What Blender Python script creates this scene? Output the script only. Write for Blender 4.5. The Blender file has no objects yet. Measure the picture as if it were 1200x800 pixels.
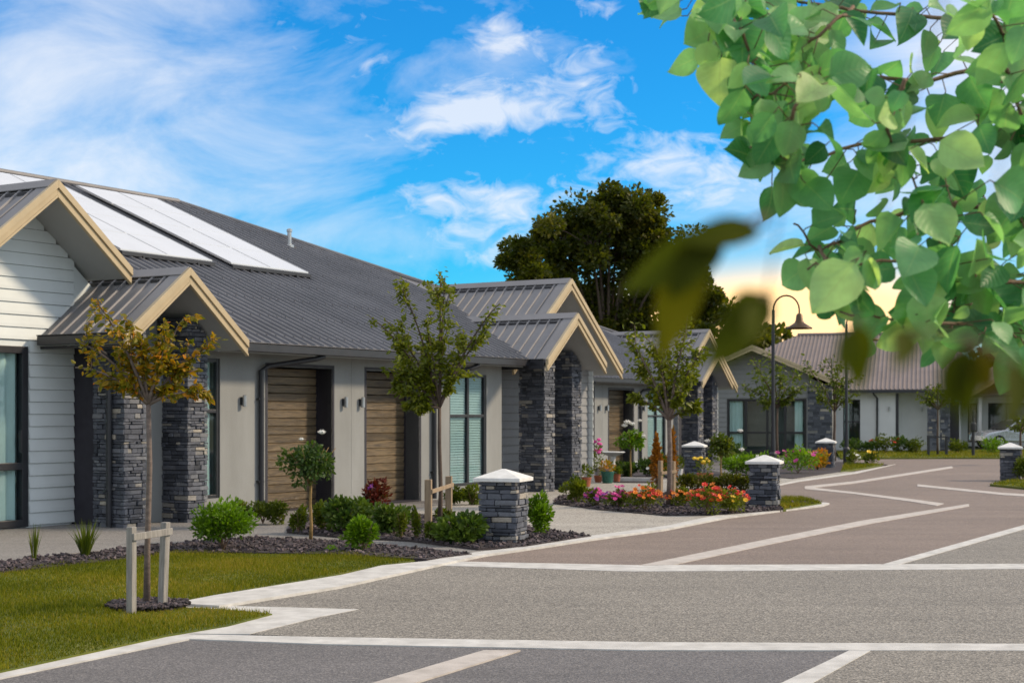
import bpy, math, random
import numpy as np
from mathutils import Vector, Matrix
random.seed(7); RNG = np.random.default_rng(11)
S = bpy.context.scene
COL = S.collection
F, CX, HY, H = 1800.0, 600.0, 487.0, 1.55

def gnd(px, py, z=0.0):
    Y = (H - z) * F / (py - HY)
    return ((px - CX) / F * Y, Y)
def atd(px, py, Y):
    return Vector(((px - CX) / F * Y, Y, H - (py - HY) / F * Y))

# ------------------------------------------------------------------ materials
MATS = {}
class NT:
    def __init__(s, nt): s.nt = nt
    def n(s, t, **kw):
        nd = s.nt.nodes.new(t)
        for k, v in kw.items():
            if k.startswith('i_'):
                nd.inputs[k[2:].replace('_', ' ')].default_value = v
            else: setattr(nd, k, v)
        return nd
    def l(s, a, b): s.nt.links.new(a, b)
    def math(s, op, a, b=None, c=None, clamp=False):
        m = s.nt.nodes.new('ShaderNodeMath'); m.operation = op; m.use_clamp = clamp
        for i, v in enumerate((a, b, c)):
            if v is None: continue
            if isinstance(v, (int, float)): m.inputs[i].default_value = v
            else: s.l(v, m.inputs[i])
        return m.outputs[0]
    def ramp(s, fac, stops, interp='LINEAR'):
        r = s.nt.nodes.new('ShaderNodeValToRGB'); r.color_ramp.interpolation = interp
        e = r.color_ramp.elements
        while len(e) < len(stops): e.new(0.5)
        for el, (p, c) in zip(e, stops):
            el.position = p; el.color = (c[0], c[1], c[2], 1)
        s.l(fac, r.inputs[0]); return r.outputs[0]
    def mix(s, fac, a, b, blend='MIX'):
        m = s.nt.nodes.new('ShaderNodeMix'); m.data_type = 'RGBA'; m.blend_type = blend
        for i, v in ((0, fac), (6, a), (7, b)):
            if isinstance(v, (int, float)): m.inputs[i].default_value = v
            elif isinstance(v, tuple): m.inputs[i].default_value = (v[0], v[1], v[2], 1)
            else: s.l(v, m.inputs[i])
        return m.outputs[2]

def newmat(name):
    m = bpy.data.materials.new(name); m.use_nodes = True
    t = NT(m.node_tree); p = m.node_tree.nodes['Principled BSDF']
    MATS[name] = m
    return m, t, p

def dull(name, c, rough=0.8, var=0.12, scale=6.0, bump=0.0, bscale=60.0, metal=0.0, tint=0.0, spec=0.5, c2=None, stretch=(1, 1, 1)):
    """colour broken up by two noises; tint > 0 uses the per-piece attribute; c2 = colour of worn patches"""
    m, t, p = newmat(name)
    tc = t.n('ShaderNodeTexCoord')
    mp = t.n('ShaderNodeMapping'); mp.inputs['Scale'].default_value = stretch
    t.l(tc.outputs['Object'], mp.inputs[0])
    n1 = t.n('ShaderNodeTexNoise', i_Scale=scale, i_Detail=6.0, i_Roughness=0.6); t.l(mp.outputs[0], n1.inputs['Vector'])
    hi = tuple(min(1, x * (1 + var)) for x in c); lo = tuple(x * (1 - var) for x in c)
    if c2: lo = c2
    col = t.ramp(n1.outputs[0], [(0.3, lo), (0.7, hi)])
    if tint > 0:
        at = t.n('ShaderNodeAttribute', attribute_name='tint')
        f = t.math('MULTIPLY_ADD', at.outputs['Fac'], tint * 2, 1 - tint)
        cm = t.n('ShaderNodeCombineColor')
        for i in range(3): t.l(f, cm.inputs[i])
        col = t.mix(1.0, col, cm.outputs[0], 'MULTIPLY')
    t.l(col, p.inputs['Base Color'])
    n2 = t.n('ShaderNodeTexNoise', i_Scale=scale * 2.3, i_Detail=4.0); t.l(mp.outputs[0], n2.inputs['Vector'])
    t.l(t.math('MULTIPLY_ADD', n2.outputs[0], 0.25, rough - 0.125, clamp=True), p.inputs['Roughness'])
    p.inputs['Metallic'].default_value = metal
    p.inputs['Specular IOR Level'].default_value = spec
    if bump > 0:
        n3 = t.n('ShaderNodeTexNoise', i_Scale=bscale, i_Detail=5.0); t.l(mp.outputs[0], n3.inputs['Vector'])
        b = t.n('ShaderNodeBump', i_Strength=bump, i_Distance=0.01); t.l(n3.outputs[0], b.inputs['Height'])
        t.l(b.outputs[0], p.inputs['Normal'])
    return m

def leafmat(name, stops, trans=0.35, rough=0.5, veins=False, spec=0.4):
    m, t, p = newmat(name)
    at = t.n('ShaderNodeAttribute', attribute_name='tint')
    col = t.ramp(at.outputs['Fac'], stops)
    tc = t.n('ShaderNodeTexCoord')
    n1 = t.n('ShaderNodeTexNoise', i_Scale=9.0 if not veins else 25.0, i_Detail=4.0); t.l(tc.outputs['Object'], n1.inputs['Vector'])
    v = t.math('MULTIPLY_ADD', n1.outputs[0], 0.6, 0.7)
    if veins:
        uv = t.n('ShaderNodeUVMap'); sp = t.n('ShaderNodeSeparateXYZ'); t.l(uv.outputs[0], sp.inputs[0])
        s_ = t.math('ABSOLUTE', t.math('MULTIPLY_ADD', sp.outputs[0], 2.0, -1.0))
        w = t.math('SINE', t.math('MULTIPLY', t.math('SUBTRACT', sp.outputs[1], t.math('MULTIPLY', s_, 0.30)), 48.0))
        vein = t.math('GREATER_THAN', w, 0.93)
        mid = t.math('LESS_THAN', s_, 0.045)
        vv = t.math('MAXIMUM', t.math('MULTIPLY', vein, 0.45), mid)
        col = t.mix(t.math('MULTIPLY', vv, 0.30), col, (0.40, 0.55, 0.26))
        b = t.n('ShaderNodeBump', i_Strength=0.2, i_Distance=0.004)
        t.l(t.math('MULTIPLY_ADD', w, 0.3, n1.outputs[0]), b.inputs['Height']); t.l(b.outputs[0], p.inputs['Normal'])
    cm = t.n('ShaderNodeCombineColor')
    for i in range(3): t.l(v, cm.inputs[i])
    col = t.mix(1.0, col, cm.outputs[0], 'MULTIPLY')
    t.l(col, p.inputs['Base Color']); p.inputs['Roughness'].default_value = rough
    p.inputs['Specular IOR Level'].default_value = spec
    tr = t.n('ShaderNodeBsdfTranslucent')
    t.l(t.mix(1.0, col, (1.3, 1.35, 0.62), 'MULTIPLY'), tr.inputs[0])
    ms = t.n('ShaderNodeMixShader'); ms.inputs[0].default_value = trans
    out = m.node_tree.nodes['Material Output']
    t.l(p.outputs[0], ms.inputs[1]); t.l(tr.outputs[0], ms.inputs[2]); t.l(ms.outputs[0], out.inputs[0])
    return m

dull('plaster', (0.275, 0.285, 0.28), 0.85, 0.06, 1.6, 0.5, 120, c2=(0.225, 0.232, 0.225), stretch=(1, 1, 0.35))
dull('white_plaster', (0.70, 0.72, 0.72), 0.85, 0.05, 1.3, 0.2, 200)
dull('board_pale', (0.68, 0.73, 0.73), 0.6, 0.05, 2.0, 0.1, 90)
dull('board_grey', (0.23, 0.235, 0.24), 0.65, 0.08, 2.0, 0.1, 90)
dull('gable_grey', (0.25, 0.26, 0.26), 0.7, 0.06, 2.0)
dull('soffit', (0.36, 0.37, 0.37), 0.75, 0.05, 3.0)
dull('roof_metal', (0.135, 0.135, 0.145), 0.46, 0.14, 0.9, 0.05, 30, c2=(0.095, 0.096, 0.105))
dull('roof_light', (0.20, 0.195, 0.20), 0.55, 0.1, 1.2, 0.04, 30)
dull('roof_brown', (0.20, 0.16, 0.145), 0.6, 0.12, 0.9, 0.04, 30)
dull('dark_metal', (0.022, 0.023, 0.028), 0.4, 0.2, 4.0)
dull('dark_panel', (0.028, 0.026, 0.036), 0.6, 0.2, 4.0)
dull('barge', (0.45, 0.36, 0.22), 0.5, 0.08, 4.0, 0.06, 50)
dull('concrete', (0.56, 0.55, 0.52), 0.85, 0.12, 5.0, 0.3, 160, c2=(0.42, 0.41, 0.385))
dull('concrete_pink', (0.50, 0.46, 0.42), 0.85, 0.12, 5.0, 0.3, 160, c2=(0.38, 0.345, 0.31))
dull('cap_concrete', (0.72, 0.72, 0.70), 0.7, 0.07, 9.0, 0.2, 90, c2=(0.58, 0.58, 0.55))
dull('wood_stake', (0.30, 0.22, 0.14), 0.85, 0.3, 7.0, 0.4, 60, stretch=(6, 6, 0.6))
dull('wood_grey', (0.27, 0.255, 0.23), 0.85, 0.3, 7.0, 0.4, 60, stretch=(6, 6, 0.6))
dull('bark', (0.085, 0.06, 0.045), 0.9, 0.35, 14.0, 0.6, 60, stretch=(1, 1, 0.4))
dull('bark_pale', (0.15, 0.115, 0.095), 0.85, 0.35, 16.0, 0.5, 60, stretch=(1, 1, 2.5))
dull('stem_tan', (0.26, 0.17, 0.06), 0.85, 0.3, 14.0, 0.4, 60)
dull('twig', (0.16, 0.10, 0.06), 0.8, 0.3, 25.0, 0.3, 90)
dull('terracotta', (0.32, 0.10, 0.05), 0.8, 0.2, 9.0)
dull('green_glaze', (0.015, 0.10, 0.075), 0.3, 0.2, 9.0)
dull('stoneware', (0.62, 0.63, 0.62), 0.7, 0.1, 9.0, 0.2, 60)
dull('curtain', (0.62, 0.64, 0.60), 0.9, 0.06, 3.0)
dull('blind', (0.36, 0.40, 0.40), 0.6, 0.05, 3.0)
dull('room', (0.10, 0.095, 0.085), 0.9, 0.2, 2.0)
dull('steel', (0.45, 0.46, 0.46), 0.35, 0.1, 9.0, metal=0.8)
dull('garage_timber', (0.17, 0.125, 0.07), 0.34, 0.3, 4.0, 0.7, 14, tint=0.35, c2=(0.05, 0.04, 0.03), stretch=(0.9, 1, 16))
dull('car_paint', (0.42, 0.45, 0.50), 0.25, 0.03, 3.0, metal=0.6)
dull('rubber', (0.015, 0.015, 0.016), 0.8, 0.2, 20)
dull('bronze', (0.09, 0.055, 0.028), 0.45, 0.2, 12, metal=0.5)
dull('petal_white', (0.80, 0.79, 0.74), 0.6, 0.05, 20)
dull('petal_pink', (0.55, 0.05, 0.26), 0.6, 0.25, 20, tint=0.3)
dull('petal_red', (0.62, 0.03, 0.015), 0.6, 0.25, 20, tint=0.3)
dull('petal_orange', (0.75, 0.22, 0.015), 0.6, 0.25, 20, tint=0.35)
dull('petal_yellow', (0.75, 0.50, 0.03), 0.6, 0.2, 20, tint=0.3)
dull('petal_purple', (0.38, 0.07, 0.45), 0.6, 0.2, 20, tint=0.3)
dull('mulch', (0.045, 0.035, 0.036), 0.9, 0.5, 25, 1.0, 70)
dull('mulch_chip', (0.075, 0.058, 0.062), 0.85, 0.3, 30, 0.3, 60, tint=0.7)
dull('earth', (0.06, 0.055, 0.03), 0.95, 0.4, 3, 0.5, 40)

# stone: per-block tint picks blue-grey / pale / brown
m, t, p = newmat('stone')
at = t.n('ShaderNodeAttribute', attribute_name='tint')
c = t.ramp(at.outputs['Fac'], [(0.0, (0.032, 0.037, 0.048)), (0.45, (0.085, 0.094, 0.118)), (0.75, (0.14, 0.15, 0.172)), (0.9, (0.24, 0.23, 0.21)), (1.0, (0.34, 0.31, 0.26))])
tc = t.n('ShaderNodeTexCoord'); n1 = t.n('ShaderNodeTexNoise', i_Scale=22.0, i_Detail=7.0, i_Roughness=0.7); t.l(tc.outputs['Object'], n1.inputs['Vector'])
g = t.math('MULTIPLY_ADD', n1.outputs[0], 1.3, 0.35); cm = t.n('ShaderNodeCombineColor')
for i in range(3): t.l(g, cm.inputs[i])
t.l(t.mix(1.0, c, cm.outputs[0], 'MULTIPLY'), p.inputs['Base Color']); p.inputs['Roughness'].default_value = 0.75
b = t.n('ShaderNodeBump', i_Strength=0.6, i_Distance=0.012); t.l(n1.outputs[0], b.inputs['Height']); t.l(b.outputs[0], p.inputs['Normal'])

# asphalt, exposed aggregate
def paving(name, stops, vs, bump, rough, patch):
    m, t, p = newmat(name)
    tc = t.n('ShaderNodeTexCoord')
    v = t.n('ShaderNodeTexVoronoi', i_Scale=vs); t.l(tc.outputs['Object'], v.inputs['Vector'])
    sp = t.n('ShaderNodeSeparateColor'); t.l(v.outputs['Color'], sp.inputs[0])
    c = t.ramp(sp.outputs[0], stops)
    n1 = t.n('ShaderNodeTexNoise', i_Scale=0.45, i_Detail=7.0, i_Roughness=0.62); t.l(tc.outputs['Object'], n1.inputs['Vector'])
    n4 = t.n('ShaderNodeTexNoise', i_Scale=7.0, i_Detail=5.0, i_Roughness=0.7); t.l(tc.outputs['Object'], n4.inputs['Vector'])
    g = t.math('ADD', t.math('MULTIPLY_ADD', n1.outputs[0], patch, 1 - patch * 0.72), t.math('MULTIPLY', n4.outputs[0], patch * 0.45))
    mp = t.n('ShaderNodeMapping'); mp.inputs['Rotation'].default_value = (0, 0, 0.12); mp.inputs['Scale'].default_value = (0.12, 1.6, 1)
    t.l(tc.outputs['Object'], mp.inputs[0])
    n5 = t.n('ShaderNodeTexNoise', i_Scale=1.0, i_Detail=5.0, i_Roughness=0.65, i_Distortion=0.6); t.l(mp.outputs[0], n5.inputs['Vector'])
    g = t.math('MULTIPLY', g, t.math('MULTIPLY_ADD', n5.outputs[0], 0.55, 0.73))
    n6 = t.n('ShaderNodeTexNoise', i_Scale=1.7, i_Detail=3.0); t.l(tc.outputs['Object'], n6.inputs['Vector'])
    stain = t.math('MULTIPLY', t.math('SUBTRACT', n6.outputs[0], 0.66), 4.0, clamp=True)
    g = t.math('MULTIPLY', g, t.math('SUBTRACT', 1.0, t.math('MULTIPLY', stain, 0.35)))
    cm = t.n('ShaderNodeCombineColor')
    for i in range(3): t.l(g, cm.inputs[i])
    t.l(t.mix(1.0, c, cm.outputs[0], 'MULTIPLY'), p.inputs['Base Color'])
    p.inputs['Roughness'].default_value = rough
    b = t.n('ShaderNodeBump', i_Strength=bump, i_Distance=0.006); t.l(v.outputs['Distance'], b.inputs['Height']); t.l(b.outputs[0], p.inputs['Normal'])
paving('asphalt', [(0.0, (0.085, 0.080, 0.080)), (0.6, (0.135, 0.127, 0.125)), (1.0, (0.22, 0.205, 0.195))], 90, 0.5, 0.8, 0.5)
paving('asphalt_flare_tint', [(0.0, (0.14, 0.108, 0.088)), (0.6, (0.205, 0.158, 0.128)), (1.0, (0.30, 0.24, 0.195))], 90, 0.5, 0.8, 0.5)  # warm tint of the sunset flare put into the far road's colour
paving('aggregate', [(0.0, (0.09, 0.083, 0.072)), (0.35, (0.175, 0.16, 0.137)), (0.75, (0.25, 0.23, 0.196)), (1.0, (0.38, 0.35, 0.30))], 85, 0.6, 0.85, 0.35)
paving('driveway', [(0.0, (0.20, 0.185, 0.16)), (0.5, (0.33, 0.305, 0.265)), (1.0, (0.50, 0.47, 0.41))], 55, 0.5, 0.85, 0.3)
paving('footpath', [(0.0, (0.14, 0.13, 0.125)), (0.5, (0.20, 0.19, 0.18)), (1.0, (0.30, 0.285, 0.26))], 70, 0.4, 0.85, 0.3)

# lawn base
m, t, p = newmat('lawn')
tc = t.n('ShaderNodeTexCoord'); n1 = t.n('ShaderNodeTexNoise', i_Scale=1.3, i_Detail=8.0, i_Roughness=0.7); t.l(tc.outputs['Object'], n1.inputs['Vector'])
t.l(t.ramp(n1.outputs[0], [(0.3, (0.05, 0.07, 0.004)), (0.55, (0.10, 0.12, 0.006)), (0.75, (0.16, 0.14, 0.015))]), p.inputs['Base Color']); p.inputs['Roughness'].default_value = 0.9
leafmat('grass', [(0, (0.06, 0.085, 0.003)), (0.5, (0.15, 0.165, 0.005)), (0.85, (0.25, 0.22, 0.012)), (1, (0.34, 0.25, 0.05))], 0.35, 0.7, spec=0.2)
leafmat('leaf_autumn', [(0, (0.10, 0.12, 0.006)), (0.4, (0.26, 0.20, 0.008)), (0.7, (0.48, 0.23, 0.01)), (1, (0.58, 0.17, 0.008))], 0.4)
leafmat('leaf_mid', [(0, (0.035, 0.06, 0.003)), (0.5, (0.085, 0.12, 0.006)), (1, (0.18, 0.21, 0.012))], 0.4)
leafmat('leaf_young', [(0, (0.06, 0.085, 0.004)), (0.5, (0.13, 0.16, 0.006)), (1, (0.25, 0.26, 0.012))], 0.4)
leafmat('leaf_dark', [(0, (0.02, 0.045, 0.008)), (0.5, (0.05, 0.10, 0.014)), (1, (0.11, 0.17, 0.02))], 0.3)
leafmat('leaf_bright', [(0, (0.06, 0.13, 0.004)), (0.5, (0.12, 0.23, 0.006)), (1, (0.22, 0.36, 0.015))], 0.4)
leafmat('leaf_red', [(0, (0.05, 0.012, 0.008)), (0.6, (0.15, 0.02, 0.01)), (1, (0.13, 0.09, 0.02))], 0.3)
leafmat('leaf_orange', [(0, (0.16, 0.09, 0.01)), (0.5, (0.38, 0.14, 0.01)), (1, (0.50, 0.20, 0.02))], 0.3)
leafmat('leaf_oak', [(0, (0.03, 0.045, 0.003)), (0.5, (0.07, 0.085, 0.005)), (1, (0.17, 0.15, 0.010))], 0.45)
leafmat('leaf_big', [(0, (0.045, 0.20, 0.09)), (0.35, (0.13, 0.38, 0.18)), (0.7, (0.32, 0.58, 0.28)), (1, (0.60, 0.80, 0.36))], 0.55, 0.42, veins=True)
leafmat('leaf_near', [(0, (0.04, 0.05, 0.003)), (0.6, (0.08, 0.095, 0.005)), (1, (0.18, 0.10, 0.006))], 0.4, 0.7, spec=0.1)  # dark colour puts the backlit shade on these leaves into the albedo

def glassmat(name, tint=(0.86, 0.95, 0.96), refl=0.9):
    m, t, p = newmat(name)
    gl = t.n('ShaderNodeBsdfGlossy'); gl.inputs['Roughness'].default_value = 0.02
    tr = t.n('ShaderNodeBsdfTransparent'); tr.inputs[0].default_value = (*tint, 1)
    fr = t.n('ShaderNodeFresnel'); fr.inputs[0].default_value = 1.5
    ms = t.n('ShaderNodeMixShader')
    ge = t.n('ShaderNodeNewGeometry')
    t.l(t.math('MULTIPLY', t.math('MULTIPLY_ADD', fr.outputs[0], refl, 0.03, clamp=True), t.math('SUBTRACT', 1.0, ge.outputs['Backfacing'])), ms.inputs[0])
    t.l(tr.outputs[0], ms.inputs[1]); t.l(gl.outputs[0], ms.inputs[2])
    t.l(ms.outputs[0], m.node_tree.nodes['Material Output'].inputs[0])
glassmat('glass')
# solar glass: bright sky reflection put into the pale base colour, under smooth glass
m, t, p = newmat('solar_glass')
tc = t.n('ShaderNodeTexCoord')
n1 = t.n('ShaderNodeTexNoise', i_Scale=1.5, i_Detail=3.0); t.l(tc.outputs['Object'], n1.inputs['Vector'])
t.l(t.ramp(n1.outputs[0], [(0.3, (0.62, 0.60, 0.57)), (0.7, (0.72, 0.70, 0.68))]), p.inputs['Base Color'])
p.inputs['Roughness'].default_value = 0.18; p.inputs['Metallic'].default_value = 0.35
p.inputs['Coat Weight'].default_value = 1.0; p.inputs['Coat Roughness'].default_value = 0.06

# ------------------------------------------------------------------ mesh helpers
class MB:
    def __init__(s): s.v = []; s.f = []; s.mi = []; s.t = []; s.cur = 0; s.tint = 0.5
    def add(s, vs, fs):
        o = len(s.v); s.v += [tuple(p) for p in vs]
        for f in fs: s.f.append([i + o for i in f]); s.mi.append(s.cur); s.t.append(s.tint)
    def box(s, x0, x1, y0, y1, z0, z1, j=0.0):
        r = (lambda: random.uniform(-j, j)) if j else (lambda: 0.0)
        vs = [(x + r(), y + r(), z + r()) for z in (z0, z1) for y in (y0, y1) for x in (x0, x1)]
        s.add(vs, [(0, 2, 3, 1), (4, 5, 7, 6), (0, 1, 5, 4), (2, 6, 7, 3), (0, 4, 6, 2), (1, 3, 7, 5)])
    def hexa(s, b, tp):
        n = len(b)
        s.add(list(b) + list(tp), [tuple(reversed(range(n))), tuple(range(n, 2 * n))] + [(i, (i + 1) % n, (i + 1) % n + n, i + n) for i in range(n)])
    def slab(s, quad, th):
        """polygon quad (3D, any) thickened downwards by th (vertical)"""
        s.hexa([(x, y, z - th) for x, y, z in quad], quad)
    def tube(s, pts, rad, n=8, caps=True):
        pts = [Vector(p) for p in pts]
        if isinstance(rad, (int, float)): rad = [rad] * len(pts)
        vs = []; prev = None
        for i, p in enumerate(pts):
            d = (pts[min(i + 1, len(pts) - 1)] - pts[max(i - 1, 0)]).normalized()
            a = prev if prev is not None else (Vector((1, 0, 0)) if abs(d.x) < 0.8 else Vector((0, 1, 0)))
            a = (a - d * a.dot(d)).normalized(); bb = d.cross(a); prev = a
            for k in range(n):
                an = 2 * math.pi * k / n
                vs.append(p + (a * math.cos(an) + bb * math.sin(an)) * rad[i])
        fs = [(i * n + k, i * n + (k + 1) % n, (i + 1) * n + (k + 1) % n, (i + 1) * n + k) for i in range(len(pts) - 1) for k in range(n)]
        if caps: fs += [tuple(reversed(range(n))), tuple(range((len(pts) - 1) * n, len(pts) * n))]
        s.add(vs, fs)
    def lathe(s, prof, n=20, c=(0, 0, 0)):
        vs = [(c[0] + r * math.cos(2 * math.pi * k / n), c[1] + r * math.sin(2 * math.pi * k / n), c[2] + z) for r, z in prof for k in range(n)]
        fs = [(i * n + k, i * n + (k + 1) % n, (i + 1) * n + (k + 1) % n, (i + 1) * n + k) for i in range(len(prof) - 1) for k in range(n)]
        fs += [tuple(reversed(range(n))), tuple(range((len(prof) - 1) * n, len(prof) * n))]
        s.add(vs, fs)
    def build(s, name, mats, parent=None, smooth=False, bevel=0.0, loc=None):
        me = bpy.data.meshes.new(name); me.from_pydata(s.v, [], s.f)
        for m in ([mats] if isinstance(mats, str) else mats): me.materials.append(MATS[m])
        me.polygons.foreach_set('material_index', s.mi)
        a = me.attributes.new('tint', 'FLOAT', 'FACE'); a.data.foreach_set('value', s.t)
        if smooth: me.polygons.foreach_set('use_smooth', [True] * len(s.f))
        me.update()
        o = bpy.data.objects.new(name, me); COL.objects.link(o)
        if parent: o.parent = parent
        if loc is not None: o.location = loc
        if bevel > 0:
            b = o.modifiers.new('edge', 'BEVEL'); b.width = bevel; b.segments = 2; b.limit_method = 'ANGLE'; b.angle_limit = 0.6
        return o

def tag(o, label=None, cat=None, group=None, kind=None):
    if label: o['label'] = label
    if cat: o['category'] = cat
    if group: o['group'] = group
    if kind: o['kind'] = kind
    return o
def empty(name, loc, rz=0.0, label=None, cat=None, group=None):
    o = bpy.data.objects.new(name, None); COL.objects.link(o); o.location = loc; o.rotation_euler.z = rz
    o.empty_display_size = 0.2
    return tag(o, label, cat, group)

def np_quads(name, Q, tint, mat, parent=None, smooth=False, loc=None):
    """Q: (n, k, 3) polygons; tint: (n,)"""
    n, k, _ = Q.shape
    me = bpy.data.meshes.new(name)
    me.vertices.add(n * k); me.vertices.foreach_set('co', Q.reshape(-1).astype(np.float32))
    me.loops.add(n * k); me.loops.foreach_set('vertex_index', np.arange(n * k, dtype=np.int32))
    me.polygons.add(n); me.polygons.foreach_set('loop_start', np.arange(0, n * k, k, dtype=np.int32))
    me.polygons.foreach_set('loop_total', np.full(n, k, dtype=np.int32))
    me.update(calc_edges=True)
    a = me.attributes.new('tint', 'FLOAT', 'FACE'); a.data.foreach_set('value', tint.astype(np.float32))
    me.materials.append(MATS[mat])
    o = bpy.data.objects.new(name, me); COL.objects.link(o)
    if parent: o.parent = parent
    if loc is not None: o.location = loc
    return o

def unit(a): return a / (np.linalg.norm(a, axis=-1, keepdims=True) + 1e-9)
def leaf_quads(P, D, size, width=0.5, fold=0.25):
    """each leaf: two folded halves (2 quads as kites -> 2 polygons of 4)  P,D (n,3)"""
    n = len(P); D = unit(D)
    R = unit(np.cross(D, RNG.normal(size=(n, 3)))); N = np.cross(R, D)
    s = size[:, None]
    tip = P + D * s
    l1 = P + D * s * 0.35 + R * s * width * 0.5 + N * s * fold * 0.4
    l2 = P + D * s * 0.75 + R * s * width * 0.33 + N * s * fold * 0.3
    r1 = P + D * s * 0.35 - R * s * width * 0.5 + N * s * fold * 0.4
    r2 = P + D * s * 0.75 - R * s * width * 0.33 + N * s * fold * 0.3
    A = np.stack([P, l1, l2, tip], 1); B = np.stack([P, tip, r2, r1], 1)
    return np.concatenate([A, B], 0)
def leaves(name, P, D, size, tint, mat, parent, width=0.5):
    return np_quads(name, leaf_quads(P, D, size, width), np.concatenate([tint, tint]), mat, parent)

# ------------------------------------------------------------------ camera
cam = bpy.data.cameras.new('camera'); co = bpy.data.objects.new('camera', cam); COL.objects.link(co)
cam.sensor_width = 36; cam.lens = 54; cam.shift_y = 0.0725
co.location = (0, 0, H); co.rotation_euler = (math.pi / 2, 0, 0)
cam.clip_start = 0.05; cam.clip_end = 2000
cam.dof.use_dof = True; cam.dof.focus_distance = 10.0; cam.dof.aperture_fstop = 6.3
S.camera = co

# ------------------------------------------------------------------ light and sky
AZ, EL = math.radians(84), math.radians(33)
sd = Vector((math.cos(EL) * math.sin(AZ), math.cos(EL) * math.cos(AZ), math.sin(EL)))
sl = bpy.data.lights.new('sun', 'SUN'); so = bpy.data.objects.new('sun', sl); COL.objects.link(so)
sl.energy = 3.5; sl.angle = math.radians(7.0); sl.color = (1.0, 0.80, 0.57)
so.rotation_euler = (-sd).to_track_quat('-Z', 'Y').to_euler(); so.location = (40, 10, 40)

W = bpy.data.worlds.new('World'); S.world = W; W.use_nodes = True
t = NT(W.node_tree); bg = W.node_tree.nodes['Background']; bg.inputs['Strength'].default_value = 0.115
sky = t.n('ShaderNodeTexSky', sky_type='NISHITA', sun_disc=False, sun_elevation=EL, sun_rotation=AZ, air_density=1.0, dust_density=0.3, ozone_density=3.0)
hs = t.n('ShaderNodeHueSaturation'); hs.inputs['Saturation'].default_value = 1.25; hs.inputs['Value'].default_value = 1.0
t.l(sky.outputs[0], hs.inputs['Color']); blue = t.mix(1.0, hs.outputs[0], (0.17, 1.08, 1.48), 'MULTIPLY')
tc = t.n('ShaderNodeTexCoord'); sp = t.n('ShaderNodeSeparateXYZ'); t.l(tc.outputs['Generated'], sp.inputs[0])
az = t.math('ARCTAN2', sp.outputs[0], sp.outputs[1]); el = t.math('ARCSINE', sp.outputs[2])
cv = t.n('ShaderNodeCombineXYZ'); t.l(t.math('MULTIPLY_ADD', el, 0.9, az), cv.inputs[0]); t.l(t.math('MULTIPLY_ADD', az, -0.55, t.math('MULTIPLY', el, 2.2)), cv.inputs[1])
nA = t.n('ShaderNodeTexNoise', i_Scale=6.5, i_Detail=9.0, i_Roughness=0.62, i_Distortion=0.5); t.l(cv.outputs[0], nA.inputs['Vector'])
cv2 = t.n('ShaderNodeCombineXYZ'); t.l(az, cv2.inputs[0]); t.l(t.math('MULTIPLY', el, 1.8), cv2.inputs[1]); cv2.inputs[2].default_value = 3.3
nB = t.n('ShaderNodeTexNoise', i_Scale=38.0, i_Detail=8.0, i_Roughness=0.6, i_Distortion=0.8); t.l(cv2.outputs[0], nB.inputs['Vector'])
def gauss(px, py, sx, sy, amp, tilt=0.0):
    a0, e0 = math.atan((px - CX) / F), math.atan((HY - py) / F); sx /= F; sy /= F
    da = t.math('SUBTRACT', az, a0); de = t.math('SUBTRACT', el, e0)
    if tilt: de = t.math('MULTIPLY_ADD', da, -tilt, de)
    a = t.math('POWER', t.math('DIVIDE', t.math('ABSOLUTE', da), sx), 2.0); e = t.math('POWER', t.math('DIVIDE', t.math('ABSOLUTE', de), sy), 2.0)
    return t.math('MULTIPLY', t.math('POWER', 2.718, t.math('MULTIPLY', t.math('ADD', a, e), -1.0)), amp)
def total(lst):
    r = lst[0]
    for x in lst[1:]: r = t.math('ADD', r, x)
    return r
soft = total([gauss(60, 110, 290, 130, 0.40, 0.1), gauss(480, 290, 330, 50, 0.20, -0.05), gauss(0, 230, 450, 60, 0.25), gauss(1200, 130, 190, 200, 0.62),
              gauss(350, -350, 700, 230, 0.85), gauss(900, 250, 180, 70, 0.25), gauss(640, 240, 330, 60, 0.08), gauss(470, 120, 200, 60, 0.16, 0.2)])  # first term: unseen high cloud, added to whiten the solar panels
lump = total([gauss(545, 130, 105, 30, 0.52), gauss(590, 48, 55, 26, 0.42), gauss(690, 100, 40, 40, 0.28), gauss(790, 185, 110, 45, 0.42), gauss(590, 255, 150, 40, 0.34),
              gauss(420, 75, 30, 12, 0.3), gauss(700, 10, 40, 15, 0.3), gauss(250, 40, 220, 50, 0.2), gauss(640, 300, 220, 30, 0.28), gauss(470, 160, 120, 22, 0.34, 0.25), gauss(860, 230, 120, 40, 0.35), gauss(620, 75, 130, 70, 0.22), gauss(540, 230, 120, 25, 0.3)])
mS = t.math('MULTIPLY', t.math('SUBTRACT', t.math('ADD', t.math('MULTIPLY', nA.outputs[0], 0.9), soft), 0.62), 2.2, clamp=True)
mL = t.math('MULTIPLY', t.math('SUBTRACT', t.math('ADD', t.math('MULTIPLY', nB.outputs[0], 1.15), lump), 0.84), 2.4, clamp=True)
mask = t.math('MULTIPLY', t.math('MAXIMUM', mS, t.math('MULTIPLY', mL, 0.85)), 0.88)
out = t.math('MAXIMUM', t.math('MULTIPLY', t.math('SUBTRACT', el, 0.30), 3.0, clamp=True), t.math('MULTIPLY', t.math('SUBTRACT', t.math('ABSOLUTE', az), 0.42), 3.0, clamp=True))
cover = t.math('MULTIPLY', out, t.math('MULTIPLY_ADD', nA.outputs[0], 0.8, 0.42, clamp=True))  # unseen cloud cover outside the view, added to neutralise ambient light
mask = t.math('MAXIMUM', mask, cover)
skyc = t.mix(mask, blue, (8.0, 8.2, 8.6))
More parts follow.
